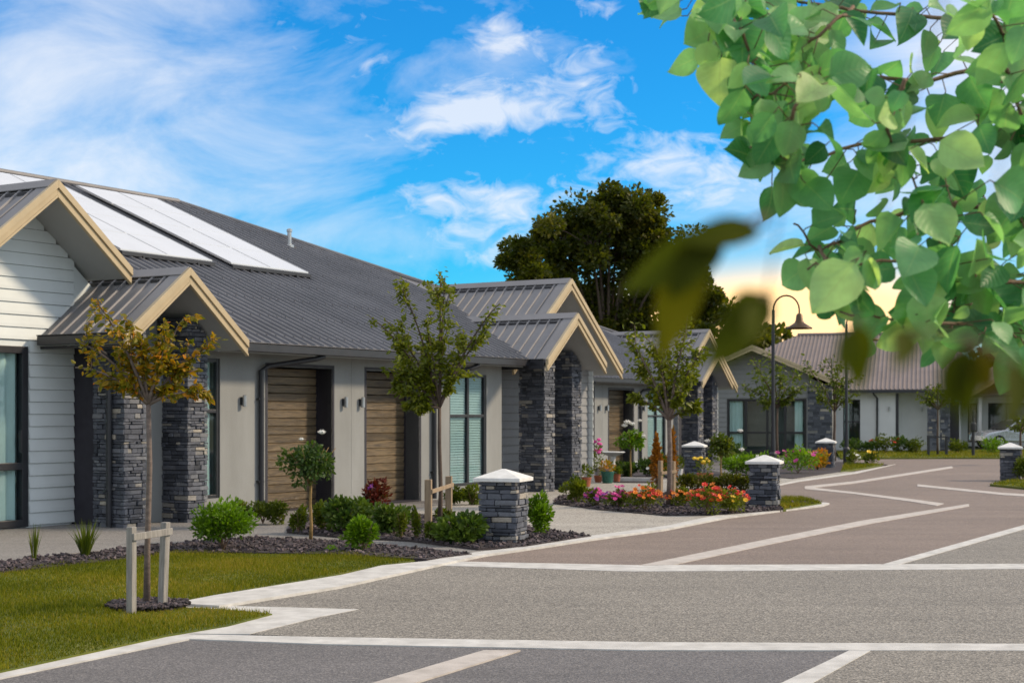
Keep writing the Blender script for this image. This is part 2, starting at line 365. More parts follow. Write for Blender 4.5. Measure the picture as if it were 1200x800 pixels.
warm = t.math('MINIMUM', total([gauss(910, 366, 135, 46, 1.0), gauss(770, 390, 120, 45, 0.95), gauss(1040, 375, 120, 50, 0.7)]), 1.0)
skyc = t.mix(warm, skyc, (15.0, 9.8, 4.8))
t.l(skyc, bg.inputs['Color'])
S.view_settings.view_transform = 'Standard'; S.view_settings.look = 'None'; S.view_settings.exposure = 0.05; S.view_settings.gamma = 1.0
S.render.engine = 'CYCLES'; S.cycles.use_denoising = True; S.cycles.max_bounces = 8; S.cycles.transparent_max_bounces = 12
S.cycles.sample_clamp_indirect = 6.0

# ------------------------------------------------------------------ ground
def poly_px(pts, z): return [(*gnd(x, y, z), z) for x, y in pts]
def sheet(name, pts, z, mat, th=0.05, label=None, cat=None, kind='structure', group=None):
    mb = MB(); q = poly_px(pts, z)
    a = sum(q[i][0] * q[(i + 1) % len(q)][1] - q[(i + 1) % len(q)][0] * q[i][1] for i in range(len(q)))
    if a < 0: q.reverse()
    mb.slab(q, th); o = mb.build(name, mat)
    return tag(o, label, cat, group, kind)
mb = MB(); mb.add([(-500, -60, -0.09), (500, -60, -0.09), (500, 900, -0.09), (-500, 900, -0.09)], [(0, 1, 2, 3)])
tag(mb.build('ground', 'lawn'), kind='structure')
mb = MB(); mb.slab([(-9, -6, 0), (22, -6, 0), (34, 30, 0), (34, 56.5, 0), (9.5, 57.4, 0), (-9, 22, 0)], 0.06)
tag(mb.build('road', 'asphalt'), kind='structure')
sheet('road_surface', [(517, 657.5), (743, 662), (1200, 660.5), (1900, 661), (1700, 545), (1300, 536.5), (985, 536.5), (1003, 553), (935, 563), (880, 575), (965, 592), (852, 605.5), (693, 631), (647, 638), (567, 649.5)], 0.004, 'asphalt_flare_tint', 0.03)
LAWN = [(-330, 700), (0, 669), (100, 659), (200, 646), (300, 646), (400, 648), (500, 654), (447, 662), (380, 675), (250, 697), (203, 707), (215, 711.5), (260, 713), (319, 718.5), (267, 732), (195, 744), (0, 786), (-330, 866)]
sheet('lawn', LAWN, 0.02, 'lawn')
sheet('aggregate_paving', [(257, 708.5), (400, 685), (513, 660), (743, 668), (1200, 665), (1500, 665), (1500, 755), (1200, 754.5), (760, 752.5), (380, 746.5), (293, 742.5), (375, 722), (420, 713.3)], 0.006, 'aggregate')
sheet('aggregate_paving', [(1019, 761), (1500, 761), (1500, 900), (771, 900)], 0.006, 'aggregate')
sheet('aggregate_paving', [(1052, 660.5), (1350, 576), (1600, 600), (1600, 660.5)], 0.006, 'aggregate')
strips = [
    ('concrete', [(517, 657), (743, 661.5), (1200, 660), (1500, 660), (1500, 666.5), (1200, 666), (743, 669), (505, 661.7)]),
    ('concrete', [(222, 742.5), (380, 745.7), (760, 751.7), (1200, 753.6), (1500, 754), (1500, 762), (1200, 761.5), (760, 761), (380, 754), (222, 748)]),
    ('concrete', [(-330, 867), (0, 785), (193, 743), (222, 742), (222, 748), (0, 794), (-330, 884)]),
    ('concrete', [(203, 706), (257, 709), (340, 711), (420, 713.3), (375, 722), (293, 742), (222, 742), (193, 744), (267, 732), (318, 719), (260, 713.5), (215, 712)]),
    ('concrete', [(203, 706), (250, 697), (400, 673), (447, 662), (500, 656.7), (553, 647), (613, 640), (693, 627), (780, 615.5), (852, 600.5), (965, 588.3), (972, 589), (965, 591.5), (852, 605.5), (780, 619.5), (693, 631), (647, 638), (567, 649.5), (513, 661), (400, 686), (257, 709)]),
    ('concrete_pink', [(567, 761), (610, 761), (264, 868), (203, 868)]),
    ('concrete', [(995, 761.5), (1020, 761.5), (829, 868), (772, 868)]),
    ('concrete_pink', [(748, 662), (900, 631), (1010, 609.5), (1135, 590), (1136, 592.6), (1020, 613), (900, 637.5), (790, 661)]),
    ('concrete', [(1033, 661), (1053, 661), (1350, 577), (1350, 573)]),
    ('concrete_pink', [(943, 569.3), (1000, 563.6), (1115, 546), (1117, 547.8), (1000, 566), (943, 572)]),
    ('concrete_pink', [(950, 570.5), (1000, 576), (1070, 584.5), (1106, 589.5), (1098, 592), (1066, 587), (1000, 578.2), (943, 572.5)]),
    ('concrete_pink', [(1075, 567), (1175, 577), (1300, 584), (1300, 587), (1175, 579.5), (1075, 569.4)]),
    ('concrete', [(862, 575), (935, 561), (1005, 552), (1050, 543.4), (1040, 545.8), (1005, 554), (935, 564), (862, 578.5)]),
]
for i, (m_, pts) in enumerate(strips):
    sheet('kerb_strip', pts, 0.0085 + 0.0004 * i if i != 4 else 0.03, m_, 0.012 if i != 4 else 0.04)
sheet('footpath', [(-400, 690), (0, 657), (130, 643), (240, 632), (300, 628), (400, 634), (444, 637), (553, 647), (613, 640), (693, 627), (640, 590), (380, 590), (200, 605), (-400, 632)], 0.014, 'footpath', 0.04)
sheet('driveway', [(470, 600), (560, 582), (690, 566), (770, 562), (905, 551), (960, 552), (1003, 552.5), (935, 562), (862, 577), (905, 595), (852, 602), (780, 617), (693, 629), (640, 622), (560, 606)], 0.022, 'driveway', 0.04)
def bed(pts, z=0.04): return sheet('garden_bed', pts, z, 'mulch', 0.06)
B1 = [(-400, 706), (0, 669), (100, 659), (200, 646.5), (300, 646.5), (400, 648.5), (500, 654.5), (553, 648), (520, 645), (444, 638), (400, 634), (300, 629), (240, 633), (130, 644), (0, 657), (-400, 691)]
B2 = [(336, 622), (400, 628), (480, 632), (560, 642), (613, 639.5), (693, 627), (650, 621), (600, 613), (520, 604), (440, 600), (345, 606)]
B3 = [(648, 589), (700, 596), (780, 603), (852, 602), (915, 597), (962, 589), (900, 583), (880, 573), (800, 573), (765, 580), (690, 578), (655, 581)]
B4 = [(722, 564.5), (775, 565), (775, 556), (790, 560), (850, 562), (862, 556), (800, 545), (700, 546), (700, 560)]
B5 = [(868, 556), (930, 560), (985, 552), (1020, 546), (1040, 544), (1000, 541), (900, 540), (850, 545)]
for b_ in (B1, B2, B3, B4, B5): bed(b_)
sheet('grass_verge', [(918, 596), (963, 588.8), (940, 584), (905, 584)], 0.05, 'lawn', 0.05)
sheet('grass_verge', [(985, 552), (1018, 547), (1036, 543.8), (990, 543)], 0.05, 'lawn', 0.05)
sheet('grass_verge', [(985, 536.5), (1100, 536), (1170, 536), (1400, 536), (1400, 526), (980, 528)], 0.05, 'lawn', 0.05)
sheet('grass_verge', [(1160, 567), (1180, 563), (1300, 560), (1300, 576), (1200, 571)], 0.05, 'lawn', 0.05)
mb = MB(); P_ = [gnd(172, 715, 0.03)]
mb.lathe([(0.30, 0.0), (0.26, 0.03), (0.05, 0.045)], 22, (0, 0, 0.02)); c0 = gnd(173, 714)
tag(mb.build('garden_bed', 'mulch', loc=(c0[0], c0[1], 0)), kind='structure')

def inside(poly, P):
    x, y = P[:, 0], P[:, 1]; r = np.zeros(len(P), bool); n = len(poly)
    for i in range(n):
        x0, y0 = poly[i]; x1, y1 = poly[(i + 1) % n]
        c = ((y0 > y) != (y1 > y)) & (x < (x1 - x0) * (y - y0) / (y1 - y0 + 1e-12) + x0); r ^= c
    return r
def scatter(pts, n, z):
    poly = [gnd(x, y, z) for x, y in pts]; a = np.array(poly)
    P = RNG.uniform(a.min(0), a.max(0), size=(n, 2)); return P[inside(poly, P)]
# grass blades
def blades(name, pts, n, z, hgt, wid, xr=None):
    P = scatter(pts, n, z)
    if xr: P = P[np.abs(P[:, 0] / P[:, 1]) < xr]
    k = len(P); a = RNG.uniform(0, 2 * np.pi, k); h = hgt * RNG.uniform(0.4, 1.35, k) * (0.8 + 0.35 * np.sin(P[:, 0] * 3.3 + 1.1) * np.sin(P[:, 1] * 2.7)); w = wid * RNG.uniform(0.7, 1.3, k)
    B = np.column_stack([P, np.full(k, z)]); d = np.column_stack([np.cos(a), np.sin(a), np.zeros(k)]) * w[:, None]
    lean = RNG.normal(size=(k, 2)) * 0.35 * h[:, None]
    T = B + np.column_stack([lean, h]); Q = np.stack([B - d, B + d, T], 1)
    pat = 0.5 + 0.25 * np.sin(P[:, 0] * 2.1 + np.sin(P[:, 1] * 1.3) * 1.5) * np.sin(P[:, 1] * 1.7)
    return tag(np_quads(name, Q, np.clip(pat + RNG.normal(size=k) * 0.25, 0, 1), 'grass'), kind='stuff')
blades('lawn_grass', LAWN, 260000, 0.02, 0.038, 0.0035, 0.36)
blades('verge_grass', [(985, 536.5), (1100, 536), (1170, 536), (1300, 536), (1300, 527), (980, 528)], 30000, 0.05, 0.07, 0.012)
blades('verge_grass', [(1160, 567), (1180, 563), (1260, 561), (1260, 574), (1200, 571)], 9000, 0.05, 0.06, 0.008)
blades('verge_grass', [(918, 596), (963, 588.8), (940, 584), (905, 584)], 7000, 0.05, 0.07, 0.007)
blades('verge_grass', [(985, 552), (1018, 547), (1036, 543.8), (990, 543)], 7000, 0.05, 0.08, 0.01)
# mulch chips
def chips(pts, n, z, s0, s1, xr=0.36, P=None):
    if P is None:
        P = scatter(pts, n, z); P = P[np.abs(P[:, 0] / P[:, 1]) < xr]
    mb = MB()
    for x, y in P:
        mb.tint = random.random() ** 1.5
        s = random.uniform(s0, s1); M = Matrix.Rotation(random.uniform(0, 6.28), 3, 'Z') @ Matrix.Rotation(random.gauss(0, 0.5), 3, 'X') @ Matrix.Rotation(random.gauss(0, 0.4), 3, 'Y')
        c = Vector((x, y, z + s * 0.25)); a, b_, h_ = s, s * random.uniform(0.4, 0.9), s * random.uniform(0.2, 0.5)
        vs = [c + M @ Vector((sx * a * random.uniform(.6, 1), sy * b_ * random.uniform(.6, 1), sz * h_)) * 0.6 for sz in (-1, 1) for sy in (-1, 1) for sx in (-1, 1)]
        mb.add(vs, [(0, 2, 3, 1), (4, 5, 7, 6), (0, 1, 5, 4), (2, 6, 7, 3), (0, 4, 6, 2), (1, 3, 7, 5)])
    return tag(mb.build('bark_mulch', 'mulch_chip'), kind='stuff')
chips(B1, 11000, 0.04, 0.02, 0.055)
chips(B2, 5000, 0.04, 0.025, 0.06)
chips(B3, 5000, 0.04, 0.03, 0.065)
a_ = RNG.uniform(0, 6.28, 500); r_ = 0.33 * np.sqrt(RNG.uniform(0, 1, 500))
chips(None, 0, 0.045, 0.018, 0.045, P=np.column_stack([c0[0] + r_ * np.cos(a_), c0[1] + r_ * np.sin(a_)]))

# ------------------------------------------------------------------ stonework
def stones(mb, x0, x1, y0, y1, z0, z1, ch=(0.03, 0.075), ln=(0.07, 0.28), limit=None, out=0.02):
    """stacked ledge stone around a core; limit(z) -> (xmin, xmax)"""
    z = z0
    while z < z1 - 0.02:
        h = min(random.uniform(*ch), z1 - z); xa, xb = x0, x1
        if limit:
            la, lb = limit(z + h); xa, xb = max(xa, la), min(xb, lb)
            if xb - xa < 0.06: break
        mb.tint = 0.05; mb.box(xa + 0.02, xb - 0.02, y0 + 0.02, y1 - 0.02, z, z + h)
        for face in range(4):
            a, b = (xa, xb) if face in (0, 2) else (y0, y1)
            e = random.uniform(0, 0.02); p = a - e
            while p < b + e - 0.01:
                q = min(p + random.uniform(*ln), b + e)
                if b + e - q < 0.06: q = b + e
                d = random.uniform(-0.012, out); mb.tint = min(1, max(0, random.gauss(0.42, 0.22) + (0.35 if random.random() < 0.12 else 0)))
                g = 0.004; j = 0.005
                if face == 0: mb.box(p + g, q - g, y0 - d, y0 + 0.06, z + g, z + h - g, j)
                elif face == 2: mb.box(p + g, q - g, y1 - 0.06, y1 + d, z + g, z + h - g, j)
                elif face == 1: mb.box(xb - 0.06, xb + d, p + g, q - g, z + g, z + h - g, j)
                else: mb.box(xa - d, xa + 0.06, p + g, q - g, z + g, z + h - g, j)
                p = q
        z += h

def gate_pillar(px, py, w, hgt, label):
    x, y = gnd(px, py); e = empty('gate_pillar', (x, y, 0), math.radians(-17), label, 'pillar', 'stone pillars along the street')
    mb = MB(); stones(mb, -w / 2, w / 2, -w / 2, w / 2, 0, hgt, (0.03, 0.085), (0.08, 0.30), out=0.03); mb.build('stonework', 'stone', e, bevel=0.006)
    c = MB(); k = w / 2 + 0.065
    c.hexa([(-k, -k, hgt), (k, -k, hgt), (k, k, hgt), (-k, k, hgt)], [(-k, -k, hgt + 0.045), (k, -k, hgt + 0.045), (k, k, hgt + 0.045), (-k, k, hgt + 0.045)])
    b = 0.02
    c.hexa([(-k + .004, -k + .004, hgt + 0.0452), (k - .004, -k + .004, hgt + 0.0452), (k - .004, k - .004, hgt + 0.0452), (-k + .004, k - .004, hgt + 0.0452)], [(-b, -b, hgt + 0.148), (b, -b, hgt + 0.148), (b, b, hgt + 0.148), (-b, b, hgt + 0.148)])
    c.build('cap', 'cap_concrete', e, bevel=0.006)
gate_pillar(590, 637, 0.455, 0.76, 'large stacked stone pillar with pale pyramid cap between garden bed and round bush')
gate_pillar(896, 596, 0.44, 0.75, 'stacked stone pillar with pale cap beside the red and orange flower bed')
gate_pillar(968, 549, 0.44, 0.75, 'small stacked stone pillar with pale cap in front of the dark cladded house')
gate_pillar(1184, 563, 0.44, 0.76, 'stacked stone pillar on the grass verge across the road')
gate_pillar(814, 558, 0.44, 0.75, 'stacked stone pillar with pale cap behind the planter of yellow flowers')

# ------------------------------------------------------------------ houses
LU = math.hypot(1100, 1800); U = Vector((1100 / LU, 1800 / LU, 0)); Wv = Vector((-U.y, U.x, 0)); RZ = math.atan2(U.y, U.x)

def wall_open(mb, x0, x1, z0, z1, y0, y1, ops):
    """wall slab between y0 and y1 with rectangular openings (xa, xb, za, zb)"""
    xs = sorted({x0, x1, *[v for o in ops for v in o[:2] if x0 < v < x1]}); zs = sorted({z0, z1, *[v for o in ops for v in o[2:] if z0 < v < z1]})
    for a, b in zip(xs, xs[1:]):
        run = None
        for c, d in zip(zs, zs[1:]):
            mx, mz = (a + b) / 2, (c + d) / 2
            hole = any(o[0] < mx < o[1] and o[2] < mz < o[3] for o in ops)
            if not hole: run = (run[0], d) if run else (c, d)
            if (hole or d == zs[-1]) and run: mb.box(a, b, y0, y1, *run); run = None
def boards(mb, x0, x1, z0, z1, y, pitch=0.17, skip=(), top=None):
    """lapped weatherboards on the plane y (outside is -y); top(z) -> (xa, xb)"""
    z = z0
    while z < z1 - 0.03:
        h = min(pitch, z1 - z)
        xa, xb = (x0, x1) if top is None else top(z + h * 0.3)
        xa, xb = max(x0, xa), min(x1, xb)
        if xb - xa < 0.05: break
        segs = [(xa, xb)]
        for (sa, sb, sza, szb) in skip:
            if z + h > sza + 0.01 and z < szb - 0.01:
                segs = [p for (a, b) in segs for p in ((a, min(b, sa)), (max(a, sb), b)) if p[1] - p[0] > 0.02]
        for a, b in segs:
            prof = [(0.0, z + .005), (-0.028, z + .005), (-0.025, z + h * 0.3), (-0.008, z + h), (0.0, z + h)]
            mb.cur = 1; mb.box(a, b, y - 0.006, y, z, z + 0.0049); mb.cur = 0  # dark strip painted in for the shade line under each lap
            q0 = [(a, y + py_, pz) for py_, pz in prof]; q1 = [(b, y + py_, pz) for py_, pz in prof]
            mb.hexa(q0, q1)
        z += h
def window(parent, x0, x1, z0, z1, y, vs=(), hs=(), fill='blind', fw=0.055, name='window', depth=0.07, curtain=None):
    """outside is -y; frame, panes, and what hangs behind"""
    f = MB(); f.box(x0, x0 + fw, y, y + depth, z0, z1); f.box(x1 - fw, x1, y, y + depth, z0, z1)
    f.box(x0 + fw, x1 - fw, y, y + depth, z0, z0 + fw); f.box(x0 + fw, x1 - fw, y, y + depth, z1 - fw, z1)
    for v in vs: f.box(v - fw * 0.6, v + fw * 0.6, y + 0.004, y + depth, z0 + fw, z1 - fw)
    vv = [x0 + fw] + list(vs) + [x1 - fw]
    for hz in hs:
        for a, b in zip(vv, vv[1:]):
            ia = a + (fw * 0.6 if a in vs else 0); ib = b - (fw * 0.6 if b in vs else 0)
            f.box(ia, ib, y + 0.004, y + depth, hz - fw * 0.5, hz + fw * 0.5)
    wf = f.build(name, 'dark_metal', parent, bevel=0.006)
    g = MB(); g.box(x0 + fw * 0.6, x1 - fw * 0.6, y + 0.035, y + 0.041, z0 + fw * 0.6, z1 - fw * 0.6); g.build('pane', 'glass', wf)
    r = MB(); r.box(x0 - 0.1, x1 + 0.1, y + 0.72, y + 0.76, z0 - 0.1, z1 + 0.1); r.build('room_interior', 'room', wf)
    if fill == 'blind':
        b = MB(); z = z0 + 0.05
        while z < z1 - 0.05:
            b.add([(x0 + 0.03, y + 0.055, z), (x1 - 0.03, y + 0.055, z), (x1 - 0.03, y + 0.075, z + 0.044), (x0 + 0.03, y + 0.075, z + 0.044)], [(0, 1, 2, 3)]); z += 0.05
        b.build('blind', 'blind', wf)
    elif fill == 'curtain':
        for a, b_ in (curtain or [(x0 + 0.05, x1 - 0.05)]):
            c = MB()
            n = max(8, int((b_ - a) / 0.03)); pts = [(a + (b_ - a) * i / n, y + 0.11 + 0.025 * math.sin(i * 1.25) + 0.01 * math.sin(i * 0.5)) for i in range(n + 1)]
            c.add([(px_, py_, zz) for zz in (z0 + 0.03, z1 - 0.03) for px_, py_ in pts], [(i, i + 1, n + 2 + i, n + 1 + i) for i in range(n)])
            c.build('curtain', 'curtain', wf, smooth=True)
    return wf

def gable_roof(parent, xa, half, yf, yb, zt, slope, rib=0.24, name='gable_roof', clip_r=None, mat='roof_light', dark_mat='dark_metal', ov=0.0):
    """ridge along y from yf (front) to yb; xa apex; eaves at xa +- half"""
    rf = MB()
    for sg in (-1, 1):
        hw = half if not (clip_r and sg > 0) else clip_r
        xe, ze = xa + sg * hw, zt - slope * hw
        q = [(xa, yf, zt), (xe, yf, ze), (xe, yb, ze), (xa, yb, zt)]
        if sg < 0: q.reverse()
        rf.slab(q, 0.03)
        y = yf + 0.30
        while y < yb:
            w = 0.022; hgt = 0.034
            b = [(xa + sg * 0.05, y - w, zt - slope * 0.05 + 0.001), (xe, y - w, ze + 0.001), (xe, y + w, ze + 0.001), (xa + sg * 0.05, y + w, zt - slope * 0.05 + 0.001)]
            tp = [(p[0], p[1] + (0.007 if i < 2 else -0.007), p[2] + hgt) for i, p in enumerate(b)]
            tp = [(b[0][0], y - w + .007, b[0][2] + hgt), (b[1][0], y - w + .007, b[1][2] + hgt), (b[2][0], y + w - .007, b[2][2] + hgt), (b[3][0], y + w - .007, b[3][2] + hgt)]
            if sg < 0: b.reverse(); tp.reverse()
            rf.hexa(b, tp)
            # tray end stop, its dark colour standing in for shade under the ridge cap
            if y + rib < yb:
                rf.cur = 1; x_ = xa + sg * 0.17; z_ = zt - slope * 0.17
                q2 = [(x_, y + 0.04, z_ + 0.003), (x_ + sg * 0.02, y + 0.04, z_ - slope * 0.02 + 0.03), (x_ + sg * 0.02, y + rib - 0.04, z_ - slope * 0.02 + 0.03), (x_, y + rib - 0.04, z_ + 0.003)]
                lo = [(x_ + sg * 0.025, p[1], zt - slope * (0.17 + 0.025) + 0.002) for p in q2]
                rf.box(min(x_, x_ + sg * 0.05), max(x_, x_ + sg * 0.05), y + 0.04, y + rib - 0.04, z_ - 0.05, z_ + 0.008)
                rf.cur = 0
            y += rib
    # ridge cap
    for sg in (-1, 1):
        q = [(xa, yf - 0.01, zt + 0.055), (xa + sg * 0.15, yf - 0.01, zt + 0.055 - slope * 0.15), (xa + sg * 0.15, yb, zt + 0.055 - slope * 0.15), (xa, yb, zt + 0.055)]
        if sg < 0: q.reverse()
        rf.slab(q, 0.012)
        # flat verge flashing next to the barge
        hw = half if not (clip_r and sg > 0) else clip_r
        q = [(xa + sg * 0.02, yf - 0.012, zt + 0.036 - slope * 0.02), (xa + sg * hw, yf - 0.012, zt + 0.036 - slope * hw), (xa + sg * hw, yf + 0.22, zt + 0.036 - slope * hw), (xa + sg * 0.02, yf + 0.22, zt + 0.036 - slope * 0.02)]
        if sg < 0: q.reverse()
        rf.slab(q, 0.03)
    r = rf.build(name, [mat, dark_mat], parent)
    # sloping soffit under the overhang
    sf = MB()
    for sg in (-1, 1):
        hw = (half if not (clip_r and sg > 0) else clip_r) - 0.03
        q = [(xa, yf + 0.03, zt - 0.10), (xa + sg * hw, yf + 0.03, zt - 0.10 - slope * hw), (xa + sg * hw, min(yb, yf + 2.2), zt - 0.10 - slope * hw), (xa, min(yb, yf + 2.2), zt - 0.10)]
        if sg < 0: q.reverse()
        sf.slab(q, 0.03)
    sf.build('soffit', 'soffit', parent)
    return r
def barge(parent, xa, half, y, zt, slope, sides=(-1, 1), clip_r=None):
    for sg in sides:
        hw = half if not (clip_r and sg > 0) else clip_r
        b = MB()
        def strip(d0, d1, ya, yb):
            x1 = xa + sg * hw
            q = [(xa, d0), (x1, d0 - slope * hw), (x1, d1 - slope * hw), (xa, d1)]
            lo = [(x, ya, z) for x, z in q]; hi = [(x, yb, z) for x, z in q]
            b.hexa(lo, hi) if sg > 0 else b.hexa(list(reversed(lo)), list(reversed(hi)))
        strip(zt + 0.04, zt - 0.07, y - 0.055, y + 0.01)
        strip(zt - 0.072, zt - 0.20, y - 0.03, y + 0.01)
        strip(zt - 0.16, zt - 0.198, y - 0.045, y - 0.031)
        b.build('barge_board', 'barge', parent, bevel=0.004)
def gutter(parent, pts, name='gutter'):
    g = MB()
    for (x0, y0), (x1, y1) in zip(pts, pts[1:]):
        g.box(min(x0, x1) - (0.06 if x0 == x1 else 0), max(x0, x1) + (0.06 if x0 == x1 else 0), min(y0, y1) - (0.06 if y0 == y1 else 0), max(y0, y1) + (0.06 if y0 == y1 else 0), 2.52, 2.645)
        g.box(min(x0, x1) - (0.075 if x0 == x1 else 0), max(x0, x1) + (0.075 if x0 == x1 else 0), min(y0, y1) - (0.075 if y0 == y1 else 0), max(y0, y1) + (0.075 if y0 == y1 else 0), 2.646, 2.662)
    return g.build(name, 'dark_metal', parent, bevel=0.008)
def downpipe(parent, path): 
    d = MB(); d.tube(path, 0.042, 10); z = path[-1][2]
    x, y, _ = path[-1]
    for zz in (0.5, 1.8): d.box(x - 0.06, x + 0.06, y - 0.01, y + 0.06, zz, zz + 0.03)
    return d.build('downpipe', 'dark_metal', parent, smooth=False, bevel=0)
def wall_lamp(parent, x, y, z):
    l = MB(); l.box(x - 0.035, x + 0.035, y - 0.02, y, z - 0.06, z + 0.06); b = MB()
    o = l.build('wall_lamp', 'dark_metal', parent, bevel=0.004)
    b.lathe([(0.028, -0.09), (0.034, -0.085), (0.034, 0.085), (0.028, 0.09)], 14, (x, y - 0.065, z)); b.build('lamp_body', 'steel', o, smooth=False)
def garage_door(parent, x0, x1, z1, y):
    d = MB(); n = 17; h = (z1 - 0.02) / n
    for i in range(n):
        z = 0.02 + i * h; d.tint = random.random()
        prof = [(0.03, z), (0.010, z + 0.003), (0.002, z + 0.008), (-0.004, z + h * 0.5), (-0.012, z + h - 0.016), (0.004, z + h - 0.006), (0.03, z + h)]
        d.hexa([(x0, y + a, b) for a, b in prof], [(x1, y + a, b) for a, b in prof])
    o = d.build('garage_door', 'garage_timber', parent)
    f = MB()
    f.box(x1, x1 + 0.02, 0.0, y + 0.06, 0, z1); f.box(x0 - 0.02, x0, 0.0, y + 0.06, 0, z1); f.box(x0 - 0.02, x1 + 0.02, 0.0, y + 0.06, z1, z1 + 0.02)
    f.box(x0, x1, 0.0, y - 0.03, 0.012, 0.024)
    f.box(x0 - 0.06, x0 - 0.02, -0.008, 0.02, 0, z1 + 0.06); f.box(x1 + 0.02, x1 + 0.06, -0.008, 0.02, 0, z1 + 0.06); f.box(x0 - 0.02, x1 + 0.02, -0.008, 0.02, z1 + 0.02, z1 + 0.06)
    f.build('door_frame', 'dark_panel', parent)

def main_roof(parent, xl, xr, cut, hip_left=None, mat='roof_metal', s=0.43, pitch=0.22, ridge_y=7.7, ye=-0.5, ze=2.66, spacing_hip=13.0):
    """front slope: eave y=ye from xl to cut; ridge at ridge_y; hip down to the virtual corner x=spacing_hip"""
    zr = ze + s * (ridge_y - ye); D = ridge_y - ye; hx = spacing_hip - D; yc = ye + (spacing_hip - cut)
    z = lambda y: ze + s * (y - ye)
    yb = ridge_y + D; r = MB()
    L = xl; Lr = xl if hip_left is None else hip_left + D
    L0 = xl if hip_left is None else hip_left
    front = ([(L0, 1.5, z(1.5)), (-3.0, 1.5, z(1.5)), (-3.0, ye, ze)] if hip_left is None else [(L0, ye, ze)]) + [(6.05, ye, ze), (8.3, 3.3, z(3.3)), (cut, yc, z(yc)), (hx, ridge_y, zr), (Lr, ridge_y, zr)]
    r.slab(front, 0.05)
    r.slab([(hx, ridge_y, zr), (cut, yc, z(yc)), (spacing_hip, yc, ze), (spacing_hip, yb, ze)], 0.05)
    r.slab([(Lr, ridge_y, zr), (hx, ridge_y, zr), (spacing_hip, yb, ze), (L0, yb, ze)], 0.05)
    if hip_left is not None: r.slab([(L0, ye, ze), (Lr, ridge_y, zr), (L0, yb, ze)], 0.05)
    x = L0 + 0.12
    while x < cut:
        yt = min(ridge_y, ye + (spacing_hip - x))
        if hip_left is not None: yt = min(yt, ye + (x - hip_left))
        if yt - ye > 0.3 and not (8.1 < x < 8.5):
            w, hgt = 0.032, 0.04; yl = ye if x > -2.95 or hip_left is not None else 1.53
            if x > 6.05: yl = ye + (x - 6.05) / 2.25 * 3.8 if x < 8.3 else 3.3 - (x - 8.3) / (cut - 8.3) * (3.3 - yc)
            yl += 0.03 if x > 6.05 else 0
            b = [(x - w, yl - 0.03, z(yl - .03) + 0.001), (x + w, yl - 0.03, z(yl - .03) + 0.001), (x + w, yt, z(yt) + 0.001), (x - w, yt, z(yt) + 0.001)]
            tp = [(x - w * .45, yl - 0.03, b[0][2] + hgt), (x + w * .45, yl - 0.03, b[0][2] + hgt), (x + w * .45, yt, b[2][2] + hgt), (x - w * .45, yt, b[2][2] + hgt)]
            r.hexa(b, tp)
            # screw heads in rows
            for k in range(int((yt - ye) / 0.9) + 1):
                yy = yl + 0.25 + k * 0.9
                if yy < yt and random.random() < 0.8: r.box(x - 0.011, x + 0.011, yy - 0.011, yy + 0.011, z(yy) + hgt, z(yy) + hgt + 0.012)
        x += pitch
    ro = r.build('roof', mat, parent)
    # ridge and hip capping
    c = MB(); c.tube([(Lr, ridge_y, zr + 0.03), (hx, ridge_y, zr + 0.03)], 0.07, 8); c.tube([(hx, ridge_y, zr + 0.02), (cut, yc, z(yc) + 0.02)], 0.06, 8)
    c.build('ridge_cap', mat, ro)
    return zr

def front_unit(parent, xa_big, zt_big, xa_p, cols, room, clad, win=None, clip_r=None, post_dark=False, hl=2.35):
    """one gabled room with its stone porch: big gable at y=-0.05, porch gable at y=-0.95"""
    sl = 0.79; zp = 3.58
    gable_roof(parent, xa_big, hl, -0.05, 5.2, zt_big, sl, clip_r=clip_r)
    barge(parent, xa_big, hl, -0.05, zt_big, sl, clip_r=clip_r)
    gable_roof(parent, xa_p, 1.22, -0.95, 2.2, zp, sl, name='porch_roof')
    barge(parent, xa_p, 1.22, -0.95, zp, sl)
    for (c0_, c1_) in cols:
        mb = MB(); stones(mb, c0_, c1_, -0.5, 0.08, 0, 3.2, limit=lambda z: (xa_p - (zp - 0.16 - z) / sl, xa_p + (zp - 0.16 - z) / sl))
        mb.build('stone_column', 'stone', parent, bevel=0.005)
    # infill above the porch
    g = MB(); zb = 2.5
    q = [(xa_p - (zp - 0.14 - zb) / sl, 0.10, zb), (xa_p + (zp - 0.14 - zb) / sl, 0.10, zb), (xa_p, 0.10, zp - 0.14)]
    g.hexa([(x, 0.10, z) for x, _, z in q], [(x, 0.16, z) for x, _, z in q]); g.build('porch_infill', 'gable_grey', parent)


